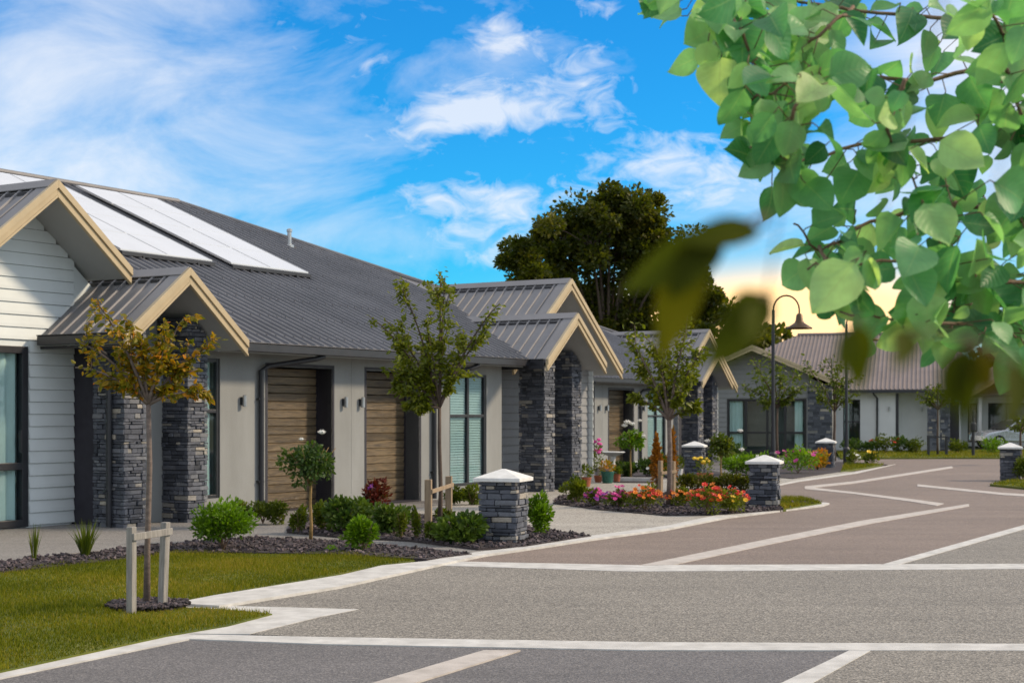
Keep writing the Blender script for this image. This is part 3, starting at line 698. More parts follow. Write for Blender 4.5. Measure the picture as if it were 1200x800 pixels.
def bungalow(ou, ow, label, left=True, solar=True):
    o = U * ou + Wv * ow
    e = empty('bungalow', (o.x, o.y, 0), RZ, label, 'house')
    XL = -14.0 if left else -2.2; RY = 7.7 if left else 4.5; rear = 2 * RY - 1.0
    # garage wing front wall
    gd = [(-1.24, 0.39), (1.36, 2.94)]; win = (3.94, 5.23, 0.22, 2.34)
    ops = [(a, b, -1, 2.33) for a, b in gd] + [win]
    nar = (-2.95, -2.35, 0.3, 2.42)
    if left: ops.append(nar)
    w = MB(); wall_open(w, (-3.9 if left else -2.2), 5.79, 0, 2.56, 0, 0.30, ops)
    w.box(0.925, 0.935, -0.003, 0.001, 0, 2.56)
    # side return of the wing, rear and end walls
    w.box(5.49, 5.79, 0.30, 0.72, 0, 2.56); w.box(12.2, 12.4, 2.2, rear, 0, 2.6); w.box(XL, 12.2, rear - 0.2, rear, 0, 2.6)
    w.box(XL, XL + 0.2, 0.9, rear - 0.2, 0, 2.6)
    if left: w.box(-4.2, -3.9, 0.0, 0.3, 0, 2.56)
    w.build('wall', 'plaster', e)
    sf = MB(); sf.box(-2.9 if left else -2.2, 6.2, -0.43, -0.001, 2.565, 2.59); sf.build('eave_soffit', 'soffit', e)
    fc = MB(); fc.box(-2.9 if left else -2.2, 6.0, -0.455, -0.432, 2.50, 2.64); fc.build('fascia', 'soffit', e)
    for a, b in gd: garage_door(e, a, b, 2.33, 0.34)
    bk = MB(); bk.box(-1.5, 3.2, 0.42, 0.5, 0, 2.5); bk.build('garage_lining', 'room', e)
    window(e, *win, 0.02, vs=(4.62,), hs=(1.55,), fill='blind')
    if left: window(e, *nar, 0.02, hs=(1.62,), fill='curtain')
    for x in (-1.86, 0.70, 1.17) if left else (0.70, 1.17, 3.62): wall_lamp(e, x, 0.0, 1.78)
    gutter(e, [(-2.83 if left else -2.2, -0.52), (5.95, -0.52)])
    downpipe(e, [(-0.45, -0.5, 2.56), (-0.45, -0.5, 2.50), (-0.6, -0.44, 2.46), (-1.35, -0.1, 2.33), (-1.46, -0.055, 2.26), (-1.46, -0.055, 0.03)])
    downpipe(e, [(4.15, -0.5, 2.56), (4.15, -0.5, 2.48), (4.0, -0.44, 2.43), (3.45, -0.1, 2.33), (3.36, -0.055, 2.26), (3.36, -0.055, 0.03)])
    zr = main_roof(e, XL, 13.0, 10.55, hip_left=None if left else -9.0, ridge_y=RY)
    # ---- right hand gabled room and porch
    front_unit(e, 8.47, 4.42, 7.12, [(6.6, 7.0), (7.74, 8.14)], None, 'board_grey')
    b = MB(); wy = 0.72
    op2 = [(9.3, 10.25, 0.15, 2.35)]
    boards(b, 5.79, 10.66, 0.08, 2.58, wy, skip=[(9.25, 10.3, 0.1, 2.4), (7.7, 8.65, 0, 2.2)])
    b.build('weatherboards', ['board_grey', 'dark_metal'], e)
    b = MB(); boards(b, -0.1, 6.0, 0.08, 2.58, 0.0); q = b.build('side_weatherboards', ['board_pale', 'dark_metal'], e); q.location = (10.66, 0.69, 0); q.rotation_euler.z = math.pi / 2  # pale boards put the direct sun on this return into its colour
    w = MB(); wall_open(w, 5.79, 10.62, 0, 2.58, wy + 0.002, wy + 0.2, [(9.3, 10.25, 0.15, 2.35), (7.7, 8.65, -1, 2.15)])
    zt, sl = 4.42, 0.79
    zb = 2.585; hw = (zt - 0.14 - zb) / sl
    w.hexa([(8.47 - hw, wy, zb), (8.47 + hw, wy, zb), (8.47, wy, zt - 0.14)], [(8.47 - hw, wy + 0.1, zb), (8.47 + hw, wy + 0.1, zb), (8.47, wy + 0.1, zt - 0.14)])
    w.build('gable_wall', 'gable_grey', e)
    window(e, 9.3, 10.25, 0.15, 2.35, wy + 0.03, hs=(0.95,), fill='curtain')
    d = MB(); d.box(7.72, 8.63, wy + 0.1, wy + 0.15, 0.02, 2.14); d.box(7.8, 7.84, wy + 0.07, wy + 0.1, 0.9, 1.2); d.build('front_door', 'dark_panel', e, bevel=0.005)
    gutter(e, [(5.92, -0.92), (5.92, -0.60)], 'porch_gutter')
    fl = MB(); fl.box(5.86, 5.90, -0.9, 0.6, 2.46, 2.60); fl.build('porch_fascia', 'dark_metal', e)
    if left:
        # ---- left gabled room
        front_unit(e, -5.62, 4.67, -4.05, [(-4.82, -4.42), (-3.58, -3.18)], None, 'board_pale', clip_r=1.36, hl=2.55)
        skip = [(-7.4, -5.42, 0.0, 2.56)]
        b = MB(); boards(b, -8.1, -4.61, 0.04, 4.55, wy, 0.17, skip=skip, top=lambda z: (-8.1 if z < 2.55 else -5.62 - (4.67 - 0.14 - z) / sl, -4.61 if z < 2.9 else -5.62 + (4.67 - 0.14 - z) / sl))
        b.build('weatherboards', ['board_pale', 'dark_metal'], e)
        w = MB(); wall_open(w, -8.1, -4.64, 0, 2.9, wy + 0.002, wy + 0.2, [(-7.4, -5.46, 0.02, 2.5)])
        w.hexa([(-5.62 - 2.0, wy + .003, 2.9), (-5.62 + 2.0, wy + .003, 2.9), (-5.62, wy + .003, 4.5)], [(-5.62 - 2.0, wy + 0.1, 2.9), (-5.62 + 2.0, wy + 0.1, 2.9), (-5.62, wy + 0.1, 4.5)])
        w.box(XL, -8.1, 0.9, 1.1, 0, 2.6)
        w.build('gable_wall', 'board_pale', e)
        window(e, -7.38, -5.46, 0.03, 2.5, wy - 0.05, vs=(-6.4,), hs=(0.86,), fill='curtain', fw=0.10, name='sliding_door', depth=0.12, curtain=[(-7.3, -6.6), (-6.2, -5.6)])
        h_ = MB(); h_.box(-5.63, -5.60, wy - 0.10, wy - 0.05, 1.05, 1.35); h_.build('door_handle', 'dark_metal', e, bevel=0.004)
        # entry recess beside the first column
        p_ = MB(); p_.box(-4.60, -4.42, 0.085, 1.5, 0, 2.56); p_.build('entry_panel', 'dark_panel', e)
        p_ = MB(); p_.box(-4.42, -3.9, 0.9, 1.0, 0, 2.56); p_.build('entry_wall', 'plaster', e)
        gutter(e, [(-5.30, -0.92), (-5.30, 0.62)], 'porch_gutter')
        fl = MB(); fl.box(-5.23, -5.19, -0.9, 0.7, 2.47, 2.60); fl.build('porch_fascia', 'dark_metal', e)
        downpipe(e, [(-5.25, -0.3, 2.5), (-4.95, -0.28, 2.38), (-4.88, -0.27, 2.3), (-4.88, -0.27, 0.03)])
    if solar:
        s = 0.43; zf = lambda y: 2.66 + s * (y + 0.5) + 0.13
        cs = math.sqrt(1 + s * s)
        for (xa, xb) in ((-6.35, -4.1), (-3.85, -1.6), (-1.30, 0.95), (1.46, 3.70)):
            for i in range(4):
                y0 = 3.18 + i * 1.02; y1 = y0 + 1.0
                tilt = lambda y: zf(y) + 0.0
                p_ = MB(); p_.slab([(xa, y0, tilt(y0)), (xb, y0, tilt(y0)), (xb, y1, tilt(y1)), (xa, y1, tilt(y1))], 0.035); p_.cur = 1
                k = 0.0045
                for xs in (xa, (xa + xb) / 2 - 0.008, xb - 0.016):
                    p_.slab([(xs, y0 + .02, tilt(y0 + .02) + k), (xs + 0.016, y0 + .02, tilt(y0 + .02) + k), (xs + 0.016, y1 - .02, tilt(y1 - .02) + k), (xs, y1 - .02, tilt(y1 - .02) + k)], 0.004)
                p_.build('solar_panel', ['solar_glass', 'steel'], e)
            r = MB()
            for xs in (xa + 0.45, xb - 0.45): r.slab([(xs, 3.1, zf(3.1) - 0.06), (xs + 0.04, 3.1, zf(3.1) - 0.06), (xs + 0.04, 7.2, zf(7.2) - 0.06), (xs, 7.2, zf(7.2) - 0.06)], 0.05)
            r.build('panel_rail', 'dark_metal', e)
            fr = MB(); fr.slab([(xa - 0.02, 3.12, zf(3.12) - 0.02), (xb + 0.02, 3.12, zf(3.12) - 0.02), (xb + 0.02, 3.17, zf(3.17) - 0.02), (xa - 0.02, 3.17, zf(3.17) - 0.02)], 0.06); fr.build('panel_skirt', 'dark_metal', e)
        v = MB(); v.lathe([(0.10, 0), (0.10, 0.06), (0.045, 0.08), (0.045, 0.34), (0.06, 0.35), (0.06, 0.40), (0.02, 0.42)], 12, (5.8, 5.4, 5.17)); v.build('vent_pipe', 'steel', e)
    return e

bungalow(20, 16, 'long grey roofed bungalow with white solar panels and two brown garage doors')
bungalow(39.2, 21.4, 'grey roofed bungalow behind the flower bed, partly hidden by the nearer house', left=False, solar=False)

# dark cladded house facing the street
b3 = math.radians(15); X3 = Vector((math.cos(b3), -math.sin(b3), 0)); Y3 = Vector((math.sin(b3), math.cos(b3), 0))
O3 = Vector((*gnd(985, 529.3), 0))
def fr3(px, y):
    """house-local x of the photo column px on the plane y"""
    a = (px - CX) / F; q = O3 + Y3 * y
    k = (a * q.y - q.x) / (X3.x - a * X3.y); return k
def terrace_house():
    e = empty('weatherboard_house', O3, -b3, 'dark weatherboard house with wide gabled front and pale rendered wing', 'house')
    yw = -3.0
    gx0, gx1 = fr3(775, yw), fr3(974, yw); ga = fr3(881, yw - 0.9)
    wl, wr = fr3(852, yw), fr3(945, yw)
    b = MB(); skip = [(wl - 0.02, wr + 0.02, 0, 2.28)]
    zt, slp, hw = 4.42, 0.43, 3.45
    boards(b, gx0, fr3(948, yw), 0.08, 4.3, yw, 0.2, skip=skip, top=lambda z: (ga - (zt - 0.16 - z) / slp, ga + (zt - 0.16 - z) / slp))
    b.build('weatherboards', ['board_grey', 'dark_metal'], e)
    w = MB(); wall_open(w, gx0, gx1, 0, 2.7, yw + 0.003, yw + 0.2, [(wl, wr, -1, 2.25)])
    w.hexa([(ga - 3.2, yw + .004, 2.7), (ga + 3.2, yw + .004, 2.7), (ga, yw + .004, 4.1)], [(ga - 3.2, yw + .1, 2.7), (ga + 3.2, yw + .1, 2.7), (ga, yw + .1, 4.1)])
    w.box(gx1 - 0.2, gx1, yw + 0.2, 0, 0, 2.65); w.build('gable_wall', 'board_grey', e)
    s_ = MB(); stones(s_, fr3(947, yw), fr3(975, yw), yw - 0.12, yw + 0.1, 0, 2.75, (0.07, 0.13), (0.15, 0.4)); s_.build('stone_pier', 'stone', e)
    m1, m2, m3 = fr3(874, yw), fr3(899, yw), fr3(920, yw)
    window(e, wl, wr, 0.05, 2.25, yw + 0.05, vs=(m1, m2, m3), hs=(0.85,), fill='curtain', fw=0.09, name='sliding_door', curtain=[(wl + .1, m1 - .15), (fr3(931, yw), wr - .15)])
    gable_roof(e, ga, hw, yw - 0.9, 6.0, zt, slp, rib=0.3, mat='roof_brown'); barge(e, ga, hw, yw - 0.9, zt, slp)
    # main range
    xr = fr3(1117, 0)
    p1, p2 = fr3(988, 0), fr3(1008, 0); dr = fr3(1053, 0), fr3(1087, 0.0)
    w = MB(); wall_open(w, gx1 - 0.2, dr[0], 0, 2.58, 0, 0.2, [(p1, p2, 0.1, 2.25)])
    w.box(dr[0], xr, 0.9, 1.1, 0, 2.58); w.box(dr[0] - 0.2, dr[0], 0.2, 0.9, 0, 2.58)
    w.box(xr - 0.2, xr, 1.1, 12.6, 0, 2.58); w.box(gx0, xr - 0.2, 12.4, 12.6, 0, 2.58); w.box(gx0, gx0 + 0.2, yw + 0.2, 12.4, 0, 2.58)
    w.build('wall', 'white_plaster', e)
    j = MB(); j.box(dr[0] - 0.12, dr[0] + 0.005, -0.02, 0.0, 0, 2.5); j.build('corner_trim', 'dark_metal', e)
    window(e, p1, p2, 0.1, 2.25, 0.04, hs=(1.3,), fill='curtain', curtain=[(p1 + .05, p1 + .25)])
    for c in ((1087, 1099), (1102, 1113)):
        s_ = MB(); stones(s_, fr3(c[0], -0.3), fr3(c[1], -0.3), -0.4, 0.05, 0, 2.5, (0.06, 0.12), (0.14, 0.35)); s_.build('stone_column', 'stone', e)
    d = MB(); d.box(fr3(1112, 0.9), fr3(1124, 0.9), 0.84, 0.9, 0, 2.2); d.build('front_door', 'dark_panel', e)
    D = 7.0; ze = 2.66; s = 0.36; r = MB(); xl = gx0 - 0.3; ye = -0.55; zr = ze + s * (D - ye); xe = xr + 0.5
    r.slab([(xl, ye, ze), (xe, ye, ze), (xe - 0.02, D, zr), (xl + 5.2, D, zr)], 0.05); r.slab([(xl + 5.2, D, zr), (xe - 0.02, D, zr), (xe, 2 * D - ye, ze), (xl, 2 * D - ye, ze)], 0.05)
    r.slab([(xl, ye, ze), (xl + 5.2, D, zr), (xl, 2 * D - ye, ze)], 0.05); r.slab([(xe - 0.02, D, zr), (xe, ye, ze), (xe, 2 * D - ye, ze)], 0.05)
    x = xl + 0.3
    while x < xe:
        yt = D
        if x < xl + 5.2: yt = ye + (D - ye) * (x - xl) / 5.2
        if x > xe - 0.05: break
        if yt > ye + 0.3:
            zt2 = ze + s * (yt - ye)
            r.hexa([(x - 0.03, ye, ze + .001), (x + .03, ye, ze + .001), (x + .03, yt, zt2 + .001), (x - .03, yt, zt2 + .001)], [(x - 0.015, ye, ze + .04), (x + .015, ye, ze + .04), (x + .015, yt, zt2 + .04), (x - .015, yt, zt2 + .04)])
        x += 0.18
    r.build('roof', 'roof_brown', e)
    c = MB(); c.tube([(xl + 5.2, D, zr + 0.02), (xe - 0.02, D, zr + 0.02)], 0.09, 8); c.build('ridge_cap', 'roof_brown', e)
    g = MB(); g.box(gx1 + 0.2, xe, ye - 0.07, ye + 0.05, 2.52, 2.645); g.build('gutter', 'dark_metal', e)
    sf = MB(); sf.box(gx1 + 0.2, xe, ye + 0.06, -0.002, 2.585, 2.61); sf.box(dr[0], xe, 0.0, 0.9, 2.585, 2.61); sf.build('eave_soffit', 'soffit', e)
    x = fr3(1028, 0); downpipe(e, [(x - 0.15, ye, 2.55), (x - 0.12, ye + 0.1, 2.45), (x, -0.06, 2.3), (x, -0.06, 0)])
    wall_lamp(e, fr3(1042, 0), 0, 1.85); wall_lamp(e, fr3(1080, 0.9), 0.9, 1.85)
terrace_house()

def far_house():
    x, y = gnd(1122, 522.5); e = empty('carport_house', (x, y, 0), math.radians(-20), 'brown roofed house with white posts behind the silver car', 'house')
    w = MB(); wall_open(w, 0, 12, 0, 2.6, 0, 0.2, [(0.5, 0.95, 0.2, 2.2), (1.5, 3.3, 0.6, 2.2), (5, 7, 0.6, 2.2)]); w.box(0, 0.2, 0.2, 9, 0, 2.6); w.box(11.8, 12, 0.2, 9, 0, 2.6); w.box(0.2, 11.8, 8.8, 9, 0, 2.6)
    w.build('wall', 'white_plaster', e)
    window(e, 0.5, 0.95, 0.2, 2.2, 0.04, fill='none'); window(e, 1.5, 3.3, 0.6, 2.2, 0.04, vs=(2.4,), fill='none'); window(e, 5, 7, 0.6, 2.2, 0.04, vs=(6,), fill='blind')
    for px_ in (0.15, 1.15, 4.2):
        p_ = MB(); p_.box(px_, px_ + 0.15, -2.2, -2.05, 0, 2.5); p_.build('post', 'white_plaster', e)
    r = MB(); r.slab([(-0.6, -2.5, 2.62), (12.6, -2.5, 2.62), (9, 4.5, 5.0), (3, 4.5, 5.0)], 0.06); r.slab([(3, 4.5, 5.0), (9, 4.5, 5.0), (12.6, 9.6, 2.62), (-0.6, 9.6, 2.62)], 0.06)
    r.slab([(-0.6, -2.5, 2.62), (3, 4.5, 5.0), (-0.6, 9.6, 2.62)], 0.06); r.slab([(9, 4.5, 5.0), (12.6, -2.5, 2.62), (12.6, 9.6, 2.62)], 0.06); r.build('roof', 'roof_brown', e)
    gable_roof(e, 3.2, 2.4, -3.2, 2.5, 4.1, 0.6, mat='roof_brown'); barge(e, 3.2, 2.4, -3.2, 4.1, 0.6)
    g = MB(); g.box(-0.6, 12.6, -2.62, -2.5, 2.48, 2.6); g.build('gutter', 'dark_metal', e)
far_house()

# ------------------------------------------------------------------ car
def car(px, py, label):
    x, y = gnd(px, py); e = empty('parked_car', (x, y, 0), math.radians(8), label, 'car')
    prof = [(0.0, 0.38), (0.02, 0.62), (0.25, 0.76), (1.15, 0.90), (1.75, 1.30), (2.2, 1.43), (3.1, 1.42), (3.8, 1.12), (4.25, 1.0), (4.38, 0.75), (4.36, 0.36), (3.95, 0.26)]
    b = MB()
    def ring(yy, k):
        o = []
        for a, z in prof:
            inset = 0.0
            if z > 0.92: inset = (z - 0.92) * 0.42
            o.append((a if k else a, yy * (1 - inset / 0.86 * 1.0), z))
        return o
    n = len(prof); rows = [[(a + (0.10 if a < 0.3 and abs(yy) > 0.7 else 0), y_, z) for a, y_, z in ring(yy, 1)] for yy in (-0.86, -0.82, -0.5, 0, 0.5, 0.82, 0.86)]
    rows[0] = [(a, y_, min(z, 1.38) - 0.03 if z > 0.5 else z + 0.04) for a, y_, z in rows[0]]; rows[-1] = [(a, y_, min(z, 1.38) - 0.03 if z > 0.5 else z + 0.04) for a, y_, z in rows[-1]]
    vs = [p for r in rows for p in r]; fs = [(i * n + k, (i + 1) * n + k, (i + 1) * n + (k + 1) % n, i * n + (k + 1) % n) for i in range(6) for k in range(n)]
    fs += [tuple(range(n)), tuple(reversed(range(6 * n, 7 * n)))]
    b.add(vs, fs); b.build('body', 'car_paint', e, smooth=False, bevel=0.03)
    g = MB()
    for sg in (-1, 1):
        q = [(1.35, sg * 0.865, 0.93), (3.75, sg * 0.865, 0.95), (3.05, sg * 0.70, 1.34), (1.85, sg * 0.70, 1.30)]
        g.hexa([(a, y_ - 0.01 * sg, z) for a, y_, z in q], [(a, y_ + 0.012 * sg, z) for a, y_, z in q])
    g.build('side_window', 'dark_metal', e)
    g = MB(); g.hexa([(1.16, -0.72, 0.935), (1.16, 0.72, 0.935), (1.72, 0.62, 1.31), (1.72, -0.62, 1.31)], [(1.10, -0.72, 0.95), (1.10, 0.72, 0.95), (1.66, 0.62, 1.325), (1.66, -0.62, 1.325)]); g.build('windscreen', 'dark_metal', e)
    for a in (0.82, 3.5):
        for sg in (-1, 1):
            w = MB(); prof_ = [(0.20, -0.10), (0.31, -0.10), (0.325, -0.06), (0.325, 0.06), (0.31, 0.10), (0.20, 0.10)]
            w.lathe(prof_, 24); wo = w.build('wheel', 'rubber', e, smooth=False); wo.rotation_euler = (math.pi / 2, 0, 0); wo.location = (a, sg * 0.80, 0.325)
            h = MB(); h.lathe([(0.205, -0.105), (0.19, -0.112), (0.05, -0.09), (0.04, 0.10), (0.19, 0.112), (0.205, 0.105)], 24)
            for k in range(5):
                an = k * 2 * math.pi / 5; h.hexa([(math.cos(an + d) * r_, math.sin(an + d) * r_, zz) for d, r_ in ((-.15, .05), (-.1, .2), (.1, .2), (.15, .05)) for zz in (0.113,)], [(math.cos(an + d) * r_, math.sin(an + d) * r_, 0.125) for d, r_ in ((-.15, .05), (-.1, .2), (.1, .2), (.15, .05))])
            h.build('rim', 'steel', wo)
    for sg in (-1, 1):
        hl = MB(); hl.lathe([(0.02, 0), (0.10, 0.02), (0.11, 0.06), (0.05, 0.08)], 14); o_ = hl.build('headlight', 'glass', e); o_.rotation_euler = (0, math.radians(-75), 0); o_.location = (0.12, sg * 0.62, 0.66)
        a_ = MB(); a_.box(-0.012, 0.3, sg * 0.2 - 0.18, sg * 0.2 + 0.18, 0.40, 0.56); 
        if sg > 0: a_.build('grille', 'dark_metal', e)
        mr = MB(); mr.box(1.45, 1.62, sg * 0.97 - 0.09, sg * 0.97 + 0.09, 0.96, 1.08); mr.build('mirror', 'car_paint', e, bevel=0.02)
car(1142, 525.5, 'silver car parked nose first beside the white posted house')

# ------------------------------------------------------------------ lamps and small street things
def street_lamp(px, py, hgt, label):
    x, y = gnd(px, py); e = empty('street_lamp', (x, y, 0), 0, label, 'street lamp', 'black gooseneck street lamps')
    p_ = MB(); p_.lathe([(0.11, 0), (0.11, 0.5), (0.07, 0.56), (0.052, 1.2), (0.042, hgt)], 14); p_.build('pole', 'dark_metal', e)
    R = 0.36; a_ = MB(); pts = [(0, 0, hgt - 0.05)] + [(R - R * math.cos(k * math.pi / 12), 0, hgt + R * 1.1 * math.sin(k * math.pi / 12)) for k in range(0, 13)] + [(2 * R, 0, hgt - 0.12)]
    a_.tube(pts, 0.024, 8); a_.build('arm', 'bronze', e, smooth=True)
    s_ = MB(); s_.lathe([(0.05, 0.0), (0.085, -0.04), (0.10, -0.18), (0.13, -0.25), (0.22, -0.31), (0.35, -0.39), (0.36, -0.42), (0.33, -0.40), (0.20, -0.32), (0.05, -0.26)], 24, (2 * R, 0, hgt - 0.10)); s_.build('lamp_shade', 'bronze', e, smooth=True)
street_lamp(906, 553, 4.46, 'black gooseneck street lamp rising behind the pillar at the flower bed')
street_lamp(992, 544, 4.46, 'black gooseneck street lamp on the small grass verge beyond the third pillar')
x, y = gnd(1140.5, 535.5); e = empty('bollard', (x, y, 0), 0, 'slim black post on the far lawn in front of the silver car', 'post')
p_ = MB(); p_.lathe([(0.06, 0), (0.06, 0.95), (0.10, 1.0), (0.11, 1.25), (0.09, 1.3), (0.05, 1.31)], 12); p_.build('shaft', 'dark_metal', e)
p_ = MB(); p_.lathe([(0.045, 0), (0.045, 0.42), (0.02, 0.45)], 12, (0, 0, 1.312)); p_.build('finial', 'dark_metal', e)

def stake_frame(a, b, ha, hb, rail_z, mat, label, lean=0.0, w=0.05):
    (xa, ya), (xb, yb) = gnd(*a), gnd(*b); cx_, cy_ = (xa + xb) / 2, (ya + yb) / 2
    e = empty('tree_stake_frame', (cx_, cy_, 0), math.atan2(yb - ya, xb - xa), label, 'tree stakes'); d = math.hypot(xb - xa, yb - ya) / 2
    for sx, hh, ln in ((-d, ha, 0.0), (d, hb, lean)):
        s_ = MB(); j = w / 2
        s_.hexa([(sx - j - ln, -j, 0), (sx + j - ln, -j, 0), (sx + j - ln, j, 0), (sx - j - ln, j, 0)], [(sx - j, -j, hh), (sx + j, -j, hh), (sx + j, j, hh), (sx - j, j, hh)]); s_.build('stake', mat, e, bevel=0.006)
    r = MB(); r.hexa([(-d - j, -j - .022, rail_z - 0.035), (d + j, -j - .022, rail_z - 0.02), (d + j, -j - .001, rail_z - 0.02), (-d - j, -j - .001, rail_z - 0.035)], [(-d - j, -j - .022, rail_z + 0.02), (d + j, -j - .022, rail_z + 0.035), (d + j, -j - .001, rail_z + 0.035), (-d - j, -j - .001, rail_z + 0.02)]); r.build('rail', mat, e, bevel=0.004)
stake_frame((154, 721), (194, 714), 0.69, 0.70, 0.62, 'wood_grey', 'grey timber stakes with cross rail around the autumn tree on the lawn', lean=0.04, w=0.058)
stake_frame((502, 623), (526, 613), 0.70, 0.68, 0.55, 'wood_stake', 'tan timber stakes with cross rail around the green tree by the garages', w=0.09)
stake_frame((774, 585), (789, 584), 0.72, 0.70, 0.5, 'wood_stake', 'timber stakes around the tree rising from the flower bed', w=0.07)
stake_frame((1088, 534.5), (1109, 534.5), 0.80, 0.78, 0.74, 'dark_metal', 'dark stakes with a cross rail around a small tree on the far lawn', w=0.09)

# ------------------------------------------------------------------ trees
def curve(p0, p1, bend, n=7):
    p0, p1 = Vector(p0), Vector(p1)
    return [p0.lerp(p1, k / n) + Vector(bend) * (4 * (k / n) * (1 - k / n)) for k in range(n + 1)]
def small_tree(base, fork, arms, leaf, per, mat, bark, label, r0=0.03, name='young_tree', group=None, droop=0.5, twigs=5, spread=0.16, twl=0.35, tb=0.5, depth=0.5, top=None):
    """base, fork and arm tips are photo points turned into places at the tree's own distance"""
    bx, by = gnd(*base); e = empty(name, (bx, by, 0), 0, label, 'tree', group)
    loc = lambda px, py, dy=0.0: atd(px, py, by) - Vector((bx, by, 0)) + Vector((0, dy, 0))
    fk = loc(*fork); tr = MB()
    tr.tube([(0, 0, 0), (random.gauss(0, .012), random.gauss(0, .012), fk.z * 0.3), (fk.x * .6 + random.gauss(0, .01), 0, fk.z * 0.7), fk], [r0 * 1.25, r0, r0 * .9, r0 * .78], 9)
    P, D = [], []
    for (ax, ay) in arms:
        tip = loc(ax, ay, random.gauss(0, depth)); L = (tip - fk).length
        c = curve(fk, tip, (0, 0, L * 0.10)); tr.tube(c, [r0 * .6 * (1 - 0.8 * k / 7) + 0.002 for k in range(8)], 6)
        segs = [(c, 0.30, per)]
        for k in range(twigs):
            tt = random.uniform(0.25, 0.95); i = min(6, int(tt * 7)); s0 = c[i].lerp(c[i + 1], tt * 7 - i)
            dr = (tip - fk).normalized() * 0.8 + Vector((random.gauss(0, .6), random.gauss(0, .6), random.gauss(0.1, .5)))
            tw = curve(s0, s0 + dr.normalized() * L * twl * random.uniform(0.5, 1.2), (0, 0, 0.03)); tr.tube(tw, [r0 * .18] * 7 + [0.001], 4); segs.append((tw, 0.1, int(per * 0.55)))
        for (cc, ta, n_) in segs:
            for _ in range(n_):
                tt = random.uniform(ta, 1.0); i = min(6, int(tt * 7)); s0 = cc[i].lerp(cc[i + 1], tt * 7 - i)
                off = Vector((random.gauss(0, 1), random.gauss(0, 1), random.gauss(0, 1) - 0.3)) * spread * L * 0.22
                d = (cc[-1] - cc[0]).normalized() * 0.5 + Vector((random.gauss(0, .6), random.gauss(0, .6), random.gauss(-droop, .4)))
                P.append(s0 + off); D.append(d)
    tr.build('trunk', bark, e, smooth=True)
    P, D = np.array(P), np.array(D); n = len(P)
    leaves('crown', P, D, leaf * RNG.uniform(0.6, 1.25, n), np.clip(RNG.normal(size=n) * 0.22 + tb, 0, 1), mat, e)
small_tree((172, 713), (174, 474), [(118, 352), (84, 430), (98, 402), (248, 402), (243, 462), (214, 376), (190, 384), (152, 382), (112, 448), (228, 432), (206, 452), (135, 410), (168, 400), (195, 420), (150, 450)], 0.062, 50, 'leaf_autumn', 'bark_pale',
           'small staked autumn tree with yellow and orange leaves standing in the lawn', r0=0.024, twigs=4, spread=0.13, twl=0.25, depth=0.16, tb=0.36)
small_tree((515, 618), (515, 478), [(432, 370), (448, 372), (472, 340), (521, 322), (517, 330), (586, 356), (571, 388), (545, 400), (452, 432), (470, 460), (500, 380), (490, 440), (535, 440), (520, 400), (460, 405), (495, 410), (480, 470), (505, 455), (458, 456), (476, 478), (492, 482), (478, 444), (465, 425)], 0.085, 62, 'leaf_young', 'bark',
           'slender green tree with upswept branches in front of the second garage door', r0=0.03, twigs=4, spread=0.11, twl=0.22, depth=0.22)
small_tree((784, 596), (784, 492), [(738, 396), (752, 432), (802, 388), (821, 408), (816, 442), (778, 392), (748, 468), (815, 478), (768, 404), (790, 430), (770, 455), (800, 455), (785, 470)], 0.10, 56, 'leaf_young', 'bark_pale',
           'young green tree with spreading crown growing from the bright flower bed', r0=0.045, twigs=5, spread=0.16, twl=0.28, depth=0.3)
small_tree((911, 536), (911, 478), [(872, 455), (880, 432), (893, 440), (905, 424), (935, 440), (926, 466), (890, 470), (915, 440), (940, 455)], 0.16, 34, 'leaf_mid', 'bark', 'young green tree before the gabled front of the dark house', r0=0.05, twigs=4, spread=0.3, depth=0.5)
small_tree((978, 540), (978, 482), [(955, 434), (972, 418), (1000, 442), (956, 465), (992, 466), (978, 440), (984, 455)], 0.15, 34, 'leaf_mid', 'bark', 'narrow green tree between the dark house and its pale wing', r0=0.05, twigs=4, spread=0.26, depth=0.5)
small_tree((1099, 534), (1099, 480), [(1072, 462), (1082, 455), (1100, 452), (1118, 456), (1128, 466), (1090, 470), (1110, 470)], 0.15, 26, 'leaf_mid', 'bark', 'low sparse tree inside dark stakes on the far lawn', r0=0.04, twigs=3, spread=0.26, depth=0.5)
small_tree((1196, 545), (1196, 505), [(1180, 500), (1187, 488), (1200, 485), (1215, 495), (1208, 502)], 0.12, 26, 'leaf_mid', 'bark', 'small leafy tree on the verge behind the pillar across the road', r0=0.04, twigs=3, spread=0.3, depth=0.4)

